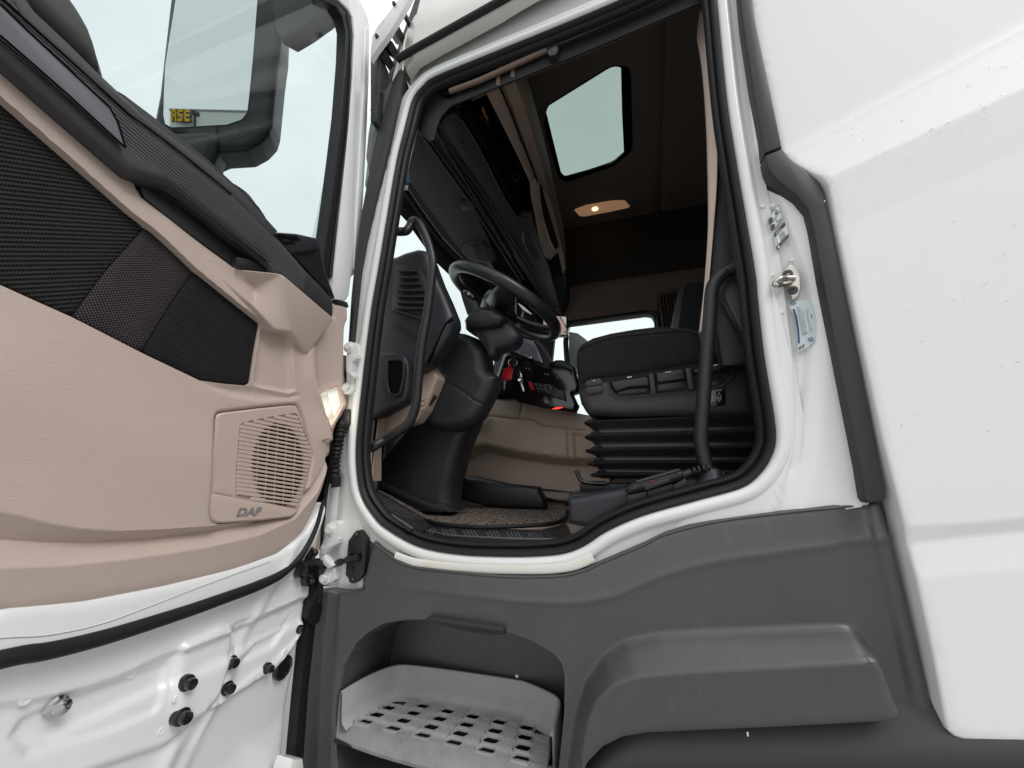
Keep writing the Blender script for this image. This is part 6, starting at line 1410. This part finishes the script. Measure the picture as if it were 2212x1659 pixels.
# ------------------------------------------------------------------ behind the camera, met in the door mirror: warehouse with its bay sign
def bounce(px):
    h = MG.hit(px); d = ray(*px); n = MG.N; r = d-2*(d@n)*n; return h, r/np.linalg.norm(r)
h0, r0 = bounce((367,237)); h1, r1 = bounce((530,241))
cA = h0+r0*(34/np.hypot(*r0[:2])); cB = h1+r1*((cA[2]-h1[2])/r1[2])
wd = cB-cA; wd[2] = 0; wd /= np.linalg.norm(wd); hd_ = np.cross(wd, [0,0,1]); hd_ = hd_ if hd_@r0 > 0 else -hd_
WF = PLANE(cA, -hd_, np.cross([0,0,1], -hd_))
def onwall(px, back=0.0):
    h, r = bounce(px); return h + r*(((WF.O+hd_*(-back))-h)@WF.N)/(r@WF.N)
tl, trp = onwall((367,237)), onwall((520,240))
print('REFLECT', r0, tl, trp, 'cam', onwall((392,250)))
top = float(tl[2]); side = WF.U; s0 = (tl-WF.O)@side; s1w = (trp-WF.O)@side; sg = 1 if s1w > s0 else -1
b0 = WF.O+side*s0; b1 = WF.O+side*(s0+sg*60)
WH = thing('warehouse', 'pale grey warehouse with a yellow bay number high on its wall', 'building', (b0*.5+b1*.5)*np.array([1,1,0]))
wallm = mat('pale cladding sheet', (.72,.73,.72), .6, var=(.3,.05))
P = [b0*np.array([1,1,0]), b1*np.array([1,1,0]), b1*np.array([1,1,0])+np.array([0,0,top]), b0*np.array([1,1,0])+np.array([0,0,top])]
slab('wall', P, tuple(hd_*25), wallm, WH, 0)
tube('eaves', [b0*np.array([1,1,0])+np.array([0,0,top]), b1*np.array([1,1,0])+np.array([0,0,top])], .07, inkg, WH, 6)
sign_y = mat('sign yellow', (.72,.45,.01), .5); sign_k = mat('sign black edge', (.015,.013,.01), .6)
sa_, sb_ = onwall((412,264), .3), onwall((372,264), .3); th_ = onwall((412,238), .3)[2]-sa_[2]
BS = tag(empty('bay_sign', None, sa_), 'yellow bay number 32A outlined in black on the warehouse wall', 'sign')
WS = PLANE(sb_, -hd_, np.cross([0,0,1], -hd_))
SEGS = {'top': (0,.78,1,1), 'mid': (0,.40,1,.60), 'bot': (0,0,1,.22), 'ul': (0,.5,.28,1), 'll': (0,0,.28,.5), 'ur': (.72,.5,1,1), 'lr': (.72,0,1,.5)}
right = -np.cross(-hd_, [0,0,1]); W_ = np.linalg.norm(sb_-sa_); x0_ = min((sa_@right), (sb_@right))
for nm, m_, lf, gr_ in (('sign_outline', sign_k, .02, .075), ('sign_letters', sign_y, .10, 0.0)):
    bm = bmesh.new()
    for gi, segs in enumerate((('top','mid','bot','ur','lr'), ('top','mid','bot','ur','ll'), ('top','mid','ul','ll','ur','lr'))):
        gx0 = x0_+W_*(gi*.355); gw_ = W_*.28
        for sg_ in segs:
            u0, v0, u1, v1 = SEGS[sg_]; hw = (u1-u0)*gw_/2; hh_ = (v1-v0)*th_/2; cx_ = gx0+(u0+u1)/2*gw_; cz_ = sa_[2]+(v0+v1)/2*th_
            gq = gr_*W_*.31
            c_ = sa_ + right*(cx_-sa_@right) + np.array([0,0,cz_-sa_[2]]) - hd_*lf
            q = [c_+right*(sx*(hw+gq))+np.array([0,0,sz*(hh_+gq)]) for sx, sz in ((-1,-1),(1,-1),(1,1),(-1,1))]
            slab('x', q, tuple(hd_*(.05+.004*SEG_I.index(sg_)) if False else hd_*.05), m_, None, 0, bm=bm)
    from_bm(nm, bm, m_, BS, 0)
LPc = onwall((421,265), 6); LPt = onwall((421,245), 6)
LP_ = thing('lamp_post', 'thin grey lamp post standing before the warehouse', 'lamp post', (LPc[0],LPc[1],0))
tube('post', [(LPc[0],LPc[1],0), (LPt[0],LPt[1],LPt[2])], [.07,.05], trimg, LP_, 10)
rbox('lamp_head', (LPt[0],LPt[1],LPt[2]), (.16,.10,.08), trimg, LP_)
